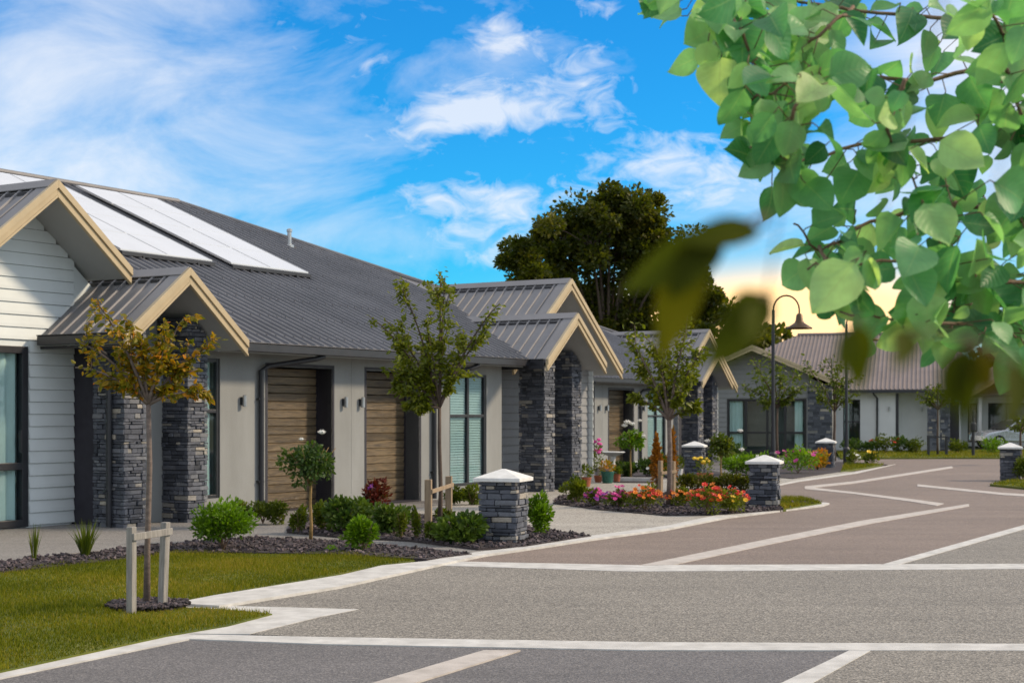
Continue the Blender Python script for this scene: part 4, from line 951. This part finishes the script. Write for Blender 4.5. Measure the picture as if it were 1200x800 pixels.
def big_tree(X, Y, clumps, leafsize, n_per, label, trunk_r=0.5, mat='leaf_oak', name='large_tree'):
    """clumps: (px, py, radius px) seen at distance Y"""
    e = empty(name, (X, Y, 0), 0, label, 'tree'); k = Y / F; tr = MB(); P, D, T = [], [], []
    fork = Vector((0, 0, 3.2))
    tr.tube([(0, 0, 0), (0.1, 0, 1.6), fork], [trunk_r * 1.3, trunk_r, trunk_r * .85], 12)
    for (px, py, r) in clumps:
        c = atd(px, py, Y) - Vector((X, Y, 0)) + Vector((0, random.gauss(0, 1.8), 0)); R = r * k * 1.22
        tr.tube(curve(fork, c, (0, 0, 0.6)), [trunk_r * .28 * (1 - .88 * i / 7) for i in range(8)], 6)
        for s_ in range(7):
            sub = c + Vector((random.gauss(0, .5), random.gauss(0, .5), random.gauss(0, .42))) * R
            tr.tube([c, (c + sub) / 2 + Vector((0, 0, .1)), sub], [0.05, 0.03, 0.01], 4)
            n = int(n_per / 7); v = unit(RNG.normal(size=(n, 3))) * (RNG.uniform(0.2, 1, (n, 1)) ** 0.6) * R * random.uniform(.35, .6)
            v[:, 2] *= 0.7; v *= random.uniform(.7, 1.4); P.append(np.array(sub) + v); D.append(v + RNG.normal(size=(n, 3)) * 0.5 * R * .3); T.append(np.clip(RNG.normal(size=n) * .2 + random.uniform(.25, .65), 0, 1))
    tr.build('trunk', 'bark', e, smooth=True)
    P, D, T = np.concatenate(P), np.concatenate(D), np.concatenate(T)
    leaves('crown', P, D, leafsize * RNG.uniform(.6, 1.3, len(P)), T, mat, e, 0.7)
big_tree(gnd(712, 522)[0], 80, [(712, 244, 24), (700, 250, 20), (738, 252, 22), (712, 262, 34), (678, 266, 30), (745, 265, 32), (775, 276, 28), (645, 282, 26), (615, 298, 22), (603, 318, 20), (690, 296, 36), (735, 300, 38), (785, 302, 30), (650, 315, 34), (620, 330, 24), (808, 318, 24), (828, 345, 22), (698, 335, 38), (745, 338, 36), (790, 345, 26), (838, 372, 18), (715, 372, 30), (755, 378, 18), (800, 385, 18), (668, 345, 30), (660, 295, 26), (725, 250, 22), (695, 252, 20), (765, 310, 28), (680, 375, 26), (640, 350, 24), (735, 395, 24), (770, 398, 22), (700, 398, 24), (745, 365, 22), (820, 362, 20), (785, 385, 20), (815, 395, 20), (765, 415, 24)],
         0.22, 2300, 'large olive green broadleaf tree rising behind the gabled roofs', 0.5)
big_tree(gnd(875, 516)[0], 92, [(850, 385, 26), (880, 405, 26), (905, 400, 22), (865, 420, 28)], 0.42, 420, 'dark tree behind the gable of the dark cladded house', 0.3)
big_tree(gnd(1230, 516)[0], 100, [(1170, 425, 30), (1210, 410, 34), (1250, 400, 36), (1290, 415, 34)], 0.45, 700, 'bushy tree behind the brown roofed house', 0.35)

# ------------------------------------------------------------------ garden plants
def plant(px, py, w, h, mat, label, leaf=0.05, n=500, name='shrub', cat='shrub', group=None, flowers=None, spiky=False, tb=0.5, stem=True, wleaf=0.5, fsize=0.03, zlift=0.0, tall=False):
    """w, h in photo pixels; flowers = list of (material, count)"""
    X, Y = gnd(px, py, 0.04); s = Y / F; k_ = 1.15 if name == 'shrub' else 1.0; w *= s * k_; h *= s; n = int(n * 1.35); z0 = 0.03 + zlift
    e = empty(name, (X, Y, z0), 0, label, cat, group)
    if stem:
        st = MB()
        for k in range(5):
            a = k * 1.26 + random.random(); st.tube([(0, 0, 0), (math.cos(a) * w * .12, math.sin(a) * w * .12, h * .35), (math.cos(a) * w * .28, math.sin(a) * w * .28, h * .7)], [0.009, 0.007, 0.003], 5)
        st.build('stem', 'twig', e)
    if spiky:
        a = RNG.uniform(0, 2 * np.pi, n); lean = RNG.uniform(0.02, 0.45, n) * w; hh = h * RNG.uniform(.5, 1.05, n)
        B = np.column_stack([np.cos(a) * w * .08, np.sin(a) * w * .08, np.zeros(n)]); o = np.column_stack([np.cos(a), np.sin(a), np.zeros(n)])
        sd_ = np.column_stack([-np.sin(a), np.cos(a), np.zeros(n)]) * leaf
        M = B + o * lean[:, None] * .45 + np.array([0, 0, 1]) * hh[:, None] * .6; T = B + o * lean[:, None] + np.array([0, 0, 1]) * hh[:, None]
        Q = np.concatenate([np.stack([B - sd_ * .7, B + sd_ * .7, M + sd_, M - sd_], 1), np.stack([M - sd_, M + sd_, T + sd_ * .08, T - sd_ * .08], 1)]); tt = np.clip(RNG.normal(size=n) * .2 + tb, 0, 1)
        np_quads('foliage', Q, np.concatenate([tt, tt]), mat, e)
    else:
        m = max(6, int(w * h * 40)); m = min(m, 26)
        cl = unit(RNG.normal(size=(m, 3))) * (RNG.uniform(0.1, 1, (m, 1)) ** .5); cl = cl * np.array([w * .36, w * .36, h * .34]) + np.array([0, 0, h * .52])
        which = RNG.integers(0, m, n); R = np.array([w * .2, w * .2, h * .22])
        v = unit(RNG.normal(size=(n, 3))) * (RNG.uniform(0.2, 1, (n, 1)) ** .5); P = cl[which] + v * R; P[:, 2] = np.maximum(P[:, 2], 0.01)
        if tall: P[:, :2] *= (1.15 - 0.8 * np.clip(P[:, 2:3] / h, 0, 1))
        D = v + np.array([0, 0, .35]) + RNG.normal(size=(n, 3)) * .5 + (P - np.array([0, 0, h * .4])) / max(w, .1)
        ct = RNG.normal(size=m) * .14
        leaves('foliage', P, D, leaf * RNG.uniform(.6, 1.25, n), np.clip(ct[which] + RNG.normal(size=n) * .18 + tb, 0, 1), mat, e, wleaf)
    for (fm, fn) in (flowers or []):
        for _ in range(fn):
            f = MB(); f.tint = random.random(); a = random.uniform(0, 6.28); r = w * .5 * math.sqrt(random.random()); 
            c = Vector((math.cos(a) * r, math.sin(a) * r, h * (0.40 + random.uniform(.1, .62) * (1 - 0.6 * (2 * r / max(w, .01)) ** 2))))
            dr = Vector((random.gauss(0, .5), random.gauss(-.5, .5), 1)).normalized(); a_ = dr.orthogonal().normalized(); b_ = dr.cross(a_); fs = fsize * random.uniform(.7, 1.3)
            for k in range(6):
                an = k * math.pi / 3; an2 = an + .9; p1 = a_ * math.cos(an) + b_ * math.sin(an); p2 = a_ * math.cos(an2) + b_ * math.sin(an2)
                f.add([c, c + (p1 * .9 + dr * .35) * fs, c + ((p1 + p2) * .55 + dr * .5) * fs, c + (p2 * .9 + dr * .35) * fs], [(0, 1, 2, 3)])
            f.lathe([(fs * .1, 0), (fs * .42, fs * .15), (fs * .3, fs * .45), (fs * .05, fs * .5)], 6, tuple(c))
            f.build('flower', fm, e)
    return e
def standard_rose(px, py, stem_h, cw, ch, cy, mat, label, blooms, leaf=0.05, n=900, bloom='petal_white', bs=0.05, tb=.45):
    X, Y = gnd(px, py, 0.04); s = Y / F; e = empty('standard_rose', (X, Y, 0.03), 0, label, 'rose bush')
    cz = H - (cy - HY) * s - 0.03; st = MB(); st.tube([(0, 0, 0), (.008, 0, .2), (-.006, .005, cz * .5), (0.004, 0, cz * .75), (0, 0, cz)], [.024, .02, .018, .016, .012], 8)
    for k in range(7):
        a = k * .9; st.tube([(0, 0, cz - ch * s * .42), (math.cos(a) * cw * s * .18, math.sin(a) * cw * s * .18, cz), (math.cos(a) * cw * s * .36, math.sin(a) * cw * s * .36, cz + ch * s * .3)], [.009, .006, .003], 5)
    st.build('stem', 'stem_tan', e, smooth=True)
    m = 22; cl = unit(RNG.normal(size=(m, 3))) * (RNG.uniform(.1, 1, (m, 1)) ** .5) * np.array([cw * s * .36, cw * s * .36, ch * s * .34]) + np.array([0, 0, cz]); wh = RNG.integers(0, m, n)
    v = unit(RNG.normal(size=(n, 3))) * (RNG.uniform(.2, 1, (n, 1)) ** .5); P = cl[wh] + v * np.array([cw * s * .17, cw * s * .17, ch * s * .18]); D = v + RNG.normal(size=(n, 3)) * .5 + np.array([0, 0, -.1])
    leaves('crown', P, D, leaf * RNG.uniform(.6, 1.25, n), np.clip(RNG.normal(size=m)[wh] * .15 + RNG.normal(size=n) * .2 + tb, 0, 1), mat, e, .6)
    for (bx, by, r) in blooms:
        f = MB()
        c = atd(bx, by, Y) - Vector((X, Y, 0.03)) + Vector((0, random.uniform(-.1, .02), 0)); st2 = r * s
        for ring, (rr, k) in enumerate(((1, 7), (.7, 6), (.4, 4))):
            for q in range(k):
                an = q * 2 * math.pi / k + ring; p = Vector((math.cos(an), math.sin(an), 0)); p2 = Vector((math.cos(an + .9), math.sin(an + .9), 0)); up = Vector((0, 0, 1))
                f.add([c - up * st2 * .3, c + p * st2 * rr, c + (p + p2) * .62 * st2 * rr + up * st2 * (.5 + .3 * ring), c + p2 * st2 * rr], [(0, 1, 2, 3)])
        f.lathe([(st2 * .2, -st2 * .4), (st2 * .75, -st2 * .1), (st2 * .7, st2 * .4), (st2 * .2, st2 * .6)], 9, tuple(c))
        f.build('bloom', bloom, e)
plant(40, 656, 22, 44, 'leaf_mid', 'small clump of upright grass leaves at the corner of the sliding door', leaf=.006, n=26, spiky=True, name='grass_clump', cat='plant', stem=False)
plant(100, 651, 44, 44, 'leaf_mid', 'fuller clump of strap leaves in the bark below the pale weatherboards', leaf=.007, n=70, spiky=True, name='grass_clump', cat='plant', stem=False)
plant(153, 603, 16, 24, 'leaf_mid', 'small grassy tuft at the foot of the first stone column', leaf=.006, n=24, spiky=True, name='grass_clump', cat='plant', stem=False)
plant(262, 643, 68, 60, 'leaf_bright', 'rounded bright green bush beside the second stone column', leaf=.055, n=2000, tb=.45)
for i, (x_, lab) in enumerate([(286, 'low green hedge plant under the narrow window, beside the stone column'), (308, 'low green hedge plant under the outdoor wall lamp'), (330, 'low green hedge plant at the foot of the first garage door')]):
    plant(x_, 612, 32, 27, 'leaf_mid', lab, leaf=.05, n=620, group='low hedge in front of the garages')
standard_rose(364, 633, .6, 82, 62, 543, 'leaf_dark', 'dark green standard rose on a tan stem with one white bud', [(377, 507, 4.5), (353, 515, 3.0)], leaf=.06, n=1500)
plant(350, 623, 22, 34, 'leaf_mid', 'small upright green plant beside the standard rose stem', leaf=.05, n=420, tb=.55)
plant(377, 622, 28, 36, 'leaf_mid', 'bushy green plant between the standard rose and the broad leaved shrub', leaf=.05, n=560)
plant(407, 624, 46, 44, 'leaf_dark', 'broad dark glossy shrub in front of the garage pier', leaf=.08, n=800, wleaf=.7, tb=.7)
plant(427, 645, 38, 46, 'leaf_bright', 'bright leafy shrub at the edge of the bark, just above the lawn', leaf=.06, n=800, tb=.4)
plant(455, 625, 46, 40, 'leaf_dark', 'mid green shrub with pale buds below the red leaved plant', leaf=.07, n=800, wleaf=.65, tb=.75)
plant(440, 597, 32, 38, 'leaf_red', 'dark red leaved plant with one purple flower by the second garage door', leaf=.08, n=420, flowers=[('petal_purple', 2)], fsize=.07, cat='plant', name='red_leaved_plant')
plant(470, 630, 18, 42, 'leaf_mid', 'pointed upright young conifer on the left of a pair', leaf=.04, n=420, tall=True, name='young_conifer')
plant(488, 632, 18, 44, 'leaf_mid', 'pointed upright young conifer beside the tan tree stake', leaf=.04, n=420, tall=True, name='young_conifer')
plant(508, 634, 20, 26, 'leaf_mid', 'small green plant at the foot of the staked garage tree', leaf=.05, n=300, tb=.6)
plant(538, 636, 52, 36, 'leaf_dark', 'broad leaved shrub against the large stone pillar', leaf=.09, n=560, wleaf=.7, tb=.8)
plant(520, 612, 26, 20, 'leaf_mid', 'low green plant behind the tan tree stakes', leaf=.05, n=300)
for x_, lab in [(532, 'low shrub under the left half of the blind covered window'), (553, 'low shrub under the right half of the blind covered window')]:
    plant(x_, 590, 28, 22, 'leaf_mid', lab, leaf=.07, n=420, group='low shrubs under the window')
plant(630, 624, 30, 48, 'leaf_bright', 'rounded fresh green bush tucked behind the large stone pillar', leaf=.06, n=1100, tb=.5)
plant(676, 589, 34, 32, 'leaf_mid', 'leafy green clump at the near end of the flower bed', leaf=.07, n=700, tb=.65)
plant(700, 593, 30, 22, 'leaf_mid', 'clump of purple pink flowers beside the leafy green clump', leaf=.05, n=420, flowers=[('petal_pink', 34), ('petal_purple', 16)], name='flower_clump', cat='flowers', fsize=.036)
plant(726, 595, 34, 26, 'leaf_mid', 'clump of deep pink flowers beside the orange and red ones', leaf=.05, n=460, flowers=[('petal_pink', 48)], name='flower_clump', cat='flowers', fsize=.036)
plant(756, 598, 44, 32, 'leaf_mid', 'clump of orange and red flowers in front of the tree stakes', leaf=.05, n=620, flowers=[('petal_orange', 46), ('petal_red', 26)], name='flower_clump', cat='flowers', fsize=.036, tb=.8)
plant(797, 594, 36, 22, 'leaf_mid', 'clump of orange flowers just behind the tree trunk in the bed', leaf=.05, n=460, flowers=[('petal_orange', 30), ('petal_red', 18)], name='flower_clump', cat='flowers', fsize=.036, tb=.7)
plant(828, 602, 46, 36, 'leaf_mid', 'large clump of scarlet flowers over yellow green leaves', leaf=.05, n=800, flowers=[('petal_red', 50), ('petal_orange', 16)], name='flower_clump', cat='flowers', fsize=.04, tb=.95)
plant(858, 601, 40, 32, 'leaf_mid', 'clump of scarlet and yellow flowers next to the pillar', leaf=.05, n=700, flowers=[('petal_red', 38), ('petal_yellow', 14)], name='flower_clump', cat='flowers', fsize=.038, tb=.9)
for x_, lab, c_ in [(770, 'slim orange leaved column plant on the birdbath side of the staked tree', 0), (788, 'slim orange leaved column plant on the pillar side of the staked tree', 1)]:
    plant(x_, 580, 17, 80, 'leaf_orange', lab, leaf=.07, n=520, tall=True, name='orange_column_plant', cat='plant')
for x_, y_, w_, lab in [(802, 577, 34, 'rounded olive bush behind the orange flowers'), (826, 577, 34, 'rounded dark bush below the planter of yellow flowers'), (849, 577, 30, 'rounded bush at the foot of the white budded standard rose'), (869, 577, 26, 'rounded dark bush just behind the second pillar')]:
    plant(x_, y_, w_, 24, 'leaf_oak', lab, leaf=.06, n=640, tb=.55, group='rounded bushes behind the flower bed')
standard_rose(739, 560, 1, 40, 30, 515, 'leaf_bright', 'standard rose with a cluster of white blooms behind the birdbath', [(735, 495, 4), (741, 497, 3.5), (732, 499, 3.5), (750, 493, 2.5), (731, 515, 2.5), (744, 508, 3), (754, 511, 2.5)], leaf=.09, n=700, tb=.35)
standard_rose(845, 573, 1, 38, 34, 523, 'leaf_mid', 'leafy standard rose with single white blooms by the second pillar', [(867, 505, 3.2), (829, 517, 3.4), (869, 527, 3.2)], leaf=.08, n=800)
for x_, y_, w_, h_, m_, lab in [(733, 558, 26, 20, 'leaf_dark', 'dark green shrub behind the birdbath stem'), (758, 558, 30, 22, 'leaf_dark', 'dark green shrub with pale flecks below the white roses'), (775, 558, 22, 26, 'leaf_mid', 'green shrub against the tall narrow window of the second house'),
        (862, 556, 34, 26, 'leaf_bright', 'fresh green shrub behind the leafy standard rose'), (885, 556, 40, 30, 'leaf_bright', 'broad fresh green shrub below the sliding doors of the dark house'), (862, 548, 26, 30, 'leaf_dark', 'dark shrub at the corner of the dark house'),
        (935, 554, 50, 32, 'leaf_bright', 'broad green shrub with rusty flower heads left of the third pillar'), (958, 550, 26, 24, 'leaf_autumn', 'rust tinted shrub touching the third pillar')]:
    plant(x_, y_, w_, h_, m_, lab, leaf=.09, n=600, flowers=[('petal_pink', 10)] if 'rusty' in lab else ([('petal_white', 6)] if 'pale flecks' in lab or 'broad fresh' in lab else None), fsize=.06)
plant(1000, 545, 18, 18, 'leaf_mid', 'small shrub with white flowers beside the second street lamp', leaf=.08, n=300, flowers=[('petal_white', 5)], fsize=.08)
plant(1021, 544, 20, 16, 'leaf_mid', 'small shrub with pale flowers at the tip of the grass verge', leaf=.08, n=300, flowers=[('petal_yellow', 4)], fsize=.08)
for x_, w_, h_, m_, lab in [(998, 26, 18, 'leaf_dark', 'dark shrub under the tall dark window of the pale wing'), (1018, 22, 14, 'leaf_dark', 'low dark shrub beside the downpipe of the pale wing'), (1038, 30, 22, 'leaf_mid', 'green shrub with red tips on the pale wall'), (1056, 22, 20, 'leaf_dark', 'dark shrub below the dark corner trim'), (1073, 22, 18, 'leaf_mid', 'rounded shrub before the pale recessed wall'), (1122, 20, 16, 'leaf_mid', 'low bush beside the stone entrance columns'), (1163, 32, 18, 'leaf_bright', 'bright low bush in front of the silver car')]:
    plant(x_, 530.5, w_, h_, m_, lab, leaf=.11, n=380, flowers=[('petal_red', 6)] if 'red tips' in lab else None, fsize=.08)
plant(1199, 562, 24, 30, 'leaf_mid', 'green bush behind the pillar across the road', leaf=.07, n=600)
# little mulch weeds
plant(390, 645, 18, 7, 'leaf_bright', 'tiny lime green tuft in the bark mulch', leaf=.03, n=90, name='ground_tuft', cat='plant', stem=False, tb=.9)
plant(404, 634, 22, 8, 'leaf_dark', 'small grey green mat plant at the path edge', leaf=.03, n=120, name='ground_tuft', cat='plant', stem=False, tb=.8)

def pot(px, py, w, h, mat, pl, label, leafmat_='leaf_mid', flowers=None, ph=20, z=0.02):
    X, Y = gnd(px, py); s = Y / F; w *= s / 2; h *= s
    e = empty('plant_pot', (X, Y, z), 0, label, 'plant pot')
    p_ = MB(); p_.lathe([(w * .68, 0), (w * .72, .01), (w * .95, h * .85), (w, h * .86), (w, h), (w * .88, h), (w * .85, h * .85), (w * .1, h * .84)], 20); p_.build('pot', mat, e, smooth=False)
    n = 220; v = unit(RNG.normal(size=(n, 3))) * (RNG.uniform(.1, 1, (n, 1)) ** .5); P = v * np.array([w * 1.1, w * 1.1, ph * s * .5]) + np.array([0, 0, h + ph * s * .4]); leaves('foliage', P, v + np.array([0, 0, .5]), .06 * RNG.uniform(.6, 1.3, n), np.clip(RNG.normal(size=n) * .2 + .55, 0, 1), leafmat_, e)
    if flowers:
        for _ in range(flowers[1]):
            f = MB(); f.tint = random.random(); c = (random.gauss(0, w * .55), random.gauss(0, w * .5), h + ph * s * random.uniform(.55, .95)); f.lathe([(.01, -.03), (.055, 0), (.04, .035), (.01, .045)], 7, c)
            f.build('flower', flowers[0], e)
pot(686, 571, 15, 11, 'terracotta', 1, 'terracotta pot with trailing greenery beside the house corner', ph=16)
pot(712, 567, 16, 14, 'green_glaze', 1, 'dark green glazed pot planted with yellowing leaves', 'leaf_autumn', ph=13)
pot(723, 566, 9, 10, 'terracotta', 1, 'small terracotta pot right next to the green glazed one', ph=7)
pot(701, 566, 10, 8, 'terracotta', 1, 'low pot with a tall pink flowering plant behind the green pot', ph=44, flowers=('petal_pink', 8))
pot(826, 565, 20, 10, 'terracotta', 1, 'wide brown planter bowl holding yellow flowers in front of a pillar', ph=20, flowers=('petal_yellow', 12))
pot(796, 559, 9, 9, 'stoneware', 1, 'small white pot beside the pillar behind the planter', ph=16)
X, Y = gnd(718, 560); e = empty('birdbath', (X, Y, 0.02), 0, 'white pedestal birdbath with a wide shallow bowl', 'birdbath')
hb = 0.03 + 28 * Y / F
p_ = MB(); p_.lathe([(0.17, 0), (0.17, .05), (.10, .09), (.065, .2), (.06, hb * .6), (.085, hb - .1)], 20); p_.build('pedestal', 'stoneware', e, smooth=False)
p_ = MB(); p_.lathe([(.09, hb - .1), (.22, hb - .05), (.31, hb), (.30, hb + .015), (.26, hb), (.05, hb - .04)], 24); p_.build('bowl', 'stoneware', e, smooth=False)
# edging kerb of the second bed
a0, a1 = gnd(724, 565), gnd(774, 565.5); mb = MB(); mb.box(0, math.hypot(a1[0] - a0[0], a1[1] - a0[1]), -.06, .06, -.02, .12)
tag(mb.build('bed_edging', 'concrete', bevel=.01, loc=(a0[0], a0[1], 0)), kind='structure').rotation_euler.z = math.atan2(a1[1] - a0[1], a1[0] - a0[0])

# ------------------------------------------------------------------ overhanging tree near the camera
def big_leaf(mb, uvs, base, d, nrm, L, wd, curl, fold, tint, ns=7):
    d = d.normalized(); r = d.cross(nrm).normalized(); n = r.cross(d).normalized(); rows = []
    for i in range(ns + 1):
        tt = i / ns; wv = wd * L * 0.5 * (math.sin(math.pi * min(1, tt ** 0.72)) ** 0.8) * (1.0 if tt < .85 else 1.0 - (tt - .85) * 1.5); wv = max(wv, 0.0005)
        c = base + d * (L * (tt - 0.18 * curl * tt * tt)) - n * (curl * L * .45 * tt * tt)
        rows.append([(c + r * wv * s_ + n * (abs(s_) ** 1.3) * wv * fold + n * 0.04 * L * math.sin(5 * tt + 2 * s_ + tint * 9) * abs(s_), (s_ * .5 + .5, tt)) for s_ in (-1, -.5, 0, .5, 1)])
    o = len(mb.v); mb.tint = tint
    mb.v += [tuple(p) for rw in rows for p, _ in rw]
    for i in range(ns):
        for k in range(4):
            f = [o + i * 5 + k, o + i * 5 + k + 1, o + (i + 1) * 5 + k + 1, o + (i + 1) * 5 + k]
            mb.f.append(f); mb.mi.append(0); mb.t.append(tint)
            uvs += [rows[i][k][1], rows[i][k + 1][1], rows[i + 1][k + 1][1], rows[i + 1][k][1]]
def leaf_obj(mb, uvs, name, mat, parent):
    o = mb.build(name, mat, parent, smooth=True); uv = o.data.uv_layers.new(name='UVMap'); uv.data.foreach_set('uv', [c for u in uvs for c in u]); return o
TX, TY = 3.7, 4.7
tree = empty('overhanging_tree', (TX, TY, 0), 0, 'leafy tree close by whose large green leaves hang into the upper corner', 'tree')
tl = Vector((TX, TY, 0))
tr = MB(); tr.tube([(0, 0, 0), (0.03, 0, 1.0), (-0.03, .02, 2.2), (0, 0, 3.6), (.1, .1, 5.0)], [.16, .13, .12, .09, .05], 14); tr.build('trunk', 'bark', tree, smooth=True)
# twigs as photo polylines with their distance
TW = [([(1420, -60), (1250, 0), (1130, 20), (1000, 10), (880, -10), (770, -25)], 4.3), ([(1500, 60), (1300, 70), (1180, 80), (1060, 95), (960, 90), (890, 110), (850, 140)], 4.1),
      ([(840, 0), (870, 40), (885, 75), (905, 95)], 4.0), ([(1480, 160), (1280, 170), (1140, 160), (1010, 170), (930, 190), (880, 170)], 4.0), ([(1500, 220), (1250, 250), (1120, 240), (1020, 260), (960, 290), (930, 260)], 4.2),
      ([(1520, 330), (1320, 320), (1200, 330), (1100, 310), (1010, 310), (945, 315)], 3.9), ([(1500, 420), (1310, 380), (1210, 390), (1140, 380), (1060, 375), (985, 365)], 4.0), ([(1400, 200), (1260, 120), (1200, 60), (1160, 10), (1150, -40)], 3.9),
      ([(1060, 95), (1040, 150), (1065, 200), (1080, 240)], 3.8), ([(1180, 80), (1200, 150), (1190, 220), (1210, 300)], 3.9), ([(960, 90), (930, 130), (925, 170), (900, 200)], 3.9), ([(1000, 10), (960, 40), (930, 60), (930, 100)], 4.2), ([(880, -10), (850, 15), (840, 50), (845, 80)], 4.1), ([(1120, 240), (1100, 280), (1120, 330), (1115, 380)], 3.9), ([(960, 290), (975, 330), (955, 345)], 4.0), ([(1250, 250), (1230, 300), (1180, 350), (1190, 400)], 4.0)]
# reach of the branches: they end where the photographed ones do
ALLOW = [(750, -200), (757, 30), (800, 82), (830, 75), (845, 120), (852, 175), (888, 215), (915, 260), (915, 325), (965, 335), (975, 400), (1010, 405), (1050, 398), (1085, 432), (1110, 420), (1150, 400), (1180, 445), (1500, 470), (1500, -200)]
br = MB(); lv = MB(); uvs = []
for (pts, Yd) in TW:
    P = [atd(x, y, Yd + 0.25 * math.sin(i * 1.7 + x * .01)) - tl for i, (x, y) in enumerate(pts)]
    if pts[0][0] > 1390: P = [Vector((0, 0, min(4.4, max(1.9, P[0].z + .25))))] + P
    main_ = len(P) > 5; Q_ = [P[0]] + P + [P[-1]]; sm = []
    for a in range(1, len(Q_) - 2):
        p0, p1, p2, p3 = Q_[a - 1:a + 3]
        for u_ in (0, .25, .5, .75): sm.append(0.5 * ((2 * p1) + (p2 - p0) * u_ + (2 * p0 - 5 * p1 + 4 * p2 - p3) * u_ ** 2 + (3 * p1 - p0 - 3 * p2 + p3) * u_ ** 3))
    P = sm + [P[-1]]
    P = [p + Vector((0, random.gauss(0, .006), random.gauss(0, .006))) for p in P]
    n = len(P); br.tube(P, [0.009 * (1 - i / n) ** 1.3 + 0.0025 if main_ else 0.0035 * (1 - i / n) + 0.002 for i in range(n)], 7)
    # leaves in alternate pairs along the twig
    seglen = [(P[i + 1] - P[i]).length for i in range(n - 1)]; tot = sum(seglen)
    cnt = int(tot / 0.025)
    for k in range(cnt):
        q = (k + random.random()) / cnt * tot; i = 0
        while i < n - 2 and q > seglen[i]: q -= seglen[i]; i += 1
        b = P[i].lerp(P[i + 1], min(1, q / seglen[i])); wb = b + tl; px_ = CX + F * wb.x / wb.y
        if px_ > 1330: 
            if random.random() < .5: continue
        al = (P[i + 1] - P[i]).normalized(); side = Vector((0, 0, 1)).cross(al).normalized() * (1 if k % 2 else -1)
        d = al * random.uniform(.1, .7) + Vector((random.gauss(0, .5), random.gauss(-.1, .45), random.gauss(-.45, .5))) + side * .25
        pet = d.normalized() * random.uniform(.02, .05); nr = Vector((random.gauss(0.1, .45), -1 + random.gauss(0, .4), random.gauss(.55, .5)))
        off = Vector((random.gauss(0, .022), random.gauss(0, .10), random.gauss(0, .022)))
        b2 = b + off
        mid_ = b2 + pet + d.normalized() * .055 + tl; mp_ = (CX + F * mid_.x / mid_.y, HY - F * (mid_.z - H) / mid_.y)
        if mp_[0] < 1400 and not inside(ALLOW, np.array([mp_]))[0]: continue
        tint = min(1, max(0, random.gauss(.42, .24) + (.35 if random.random() < .14 else 0)))
        br.tube([b, b2 + pet * .6, b2 + pet], 0.0016, 4)
        big_leaf(lv, uvs, b2 + pet, d, nr, random.choice((.055, .075, .09, .105, .12, .14)) * random.uniform(.9, 1.1), random.uniform(.58, .92), random.uniform(-.35, .95), random.uniform(.0, .7), tint)
br.build('branch', 'twig', tree, smooth=True)
leaf_obj(lv, uvs, 'crown', 'leaf_big', tree)
# sprays that hang right in front of the lens, far out of focus
nb = MB(); nl = MB(); uvs = []
SPR = [([(1010, -250), (960, 120), (900, 250)], .72, [((892, 268), (800, 280), .34), ((850, 276), (728, 340), .36), ((818, 282), (772, 420), .36), ((845, 278), (785, 345), .42)]),
       ([(1010, -250), (930, 150), (898, 345)], .66, [((905, 346), (828, 428), .45), ((892, 342), (852, 385), .6), ((898, 352), (874, 400), .42)]),
       ([(1180, -250), (1060, 150), (1003, 370)], .66, [((1003, 376), (1008, 456), .46), ((1000, 385), (982, 434), .4)]),
       ([(1330, -250), (1180, 150), (1135, 395)], .6, [((1126, 408), (1108, 480), .5), ((1135, 405), (1130, 500), .36), ((1145, 410), (1164, 465), .5), ((1192, 425), (1183, 500), .5), ((1065, 385), (1050, 428), .5)])]
for (pts, Yd, lf) in SPR:
    P = [atd(x, y, Yd + 0.0 * i) - tl for i, (x, y) in enumerate(pts)]
    P = [Vector((-.1, -.6, 3.2)), Vector((-1.6, -2.4, 2.75)), (P[0] + Vector((0, .3, .35)))] + P
    nb.tube(P, [.016, .009, .003, .0006, .0005, .0005], 6)
    for (a, b, w_) in lf:
        A, B = atd(*a, Yd) - tl, atd(*b, Yd + random.uniform(-.02, .02)) - tl; nb.tube([P[-1], A], .0009, 4)
        big_leaf(nl, uvs, A, B - A, Vector((random.gauss(0, .3), -1, .3)), (B - A).length * 1.05, w_, .12, .2, random.uniform(.2, .8))
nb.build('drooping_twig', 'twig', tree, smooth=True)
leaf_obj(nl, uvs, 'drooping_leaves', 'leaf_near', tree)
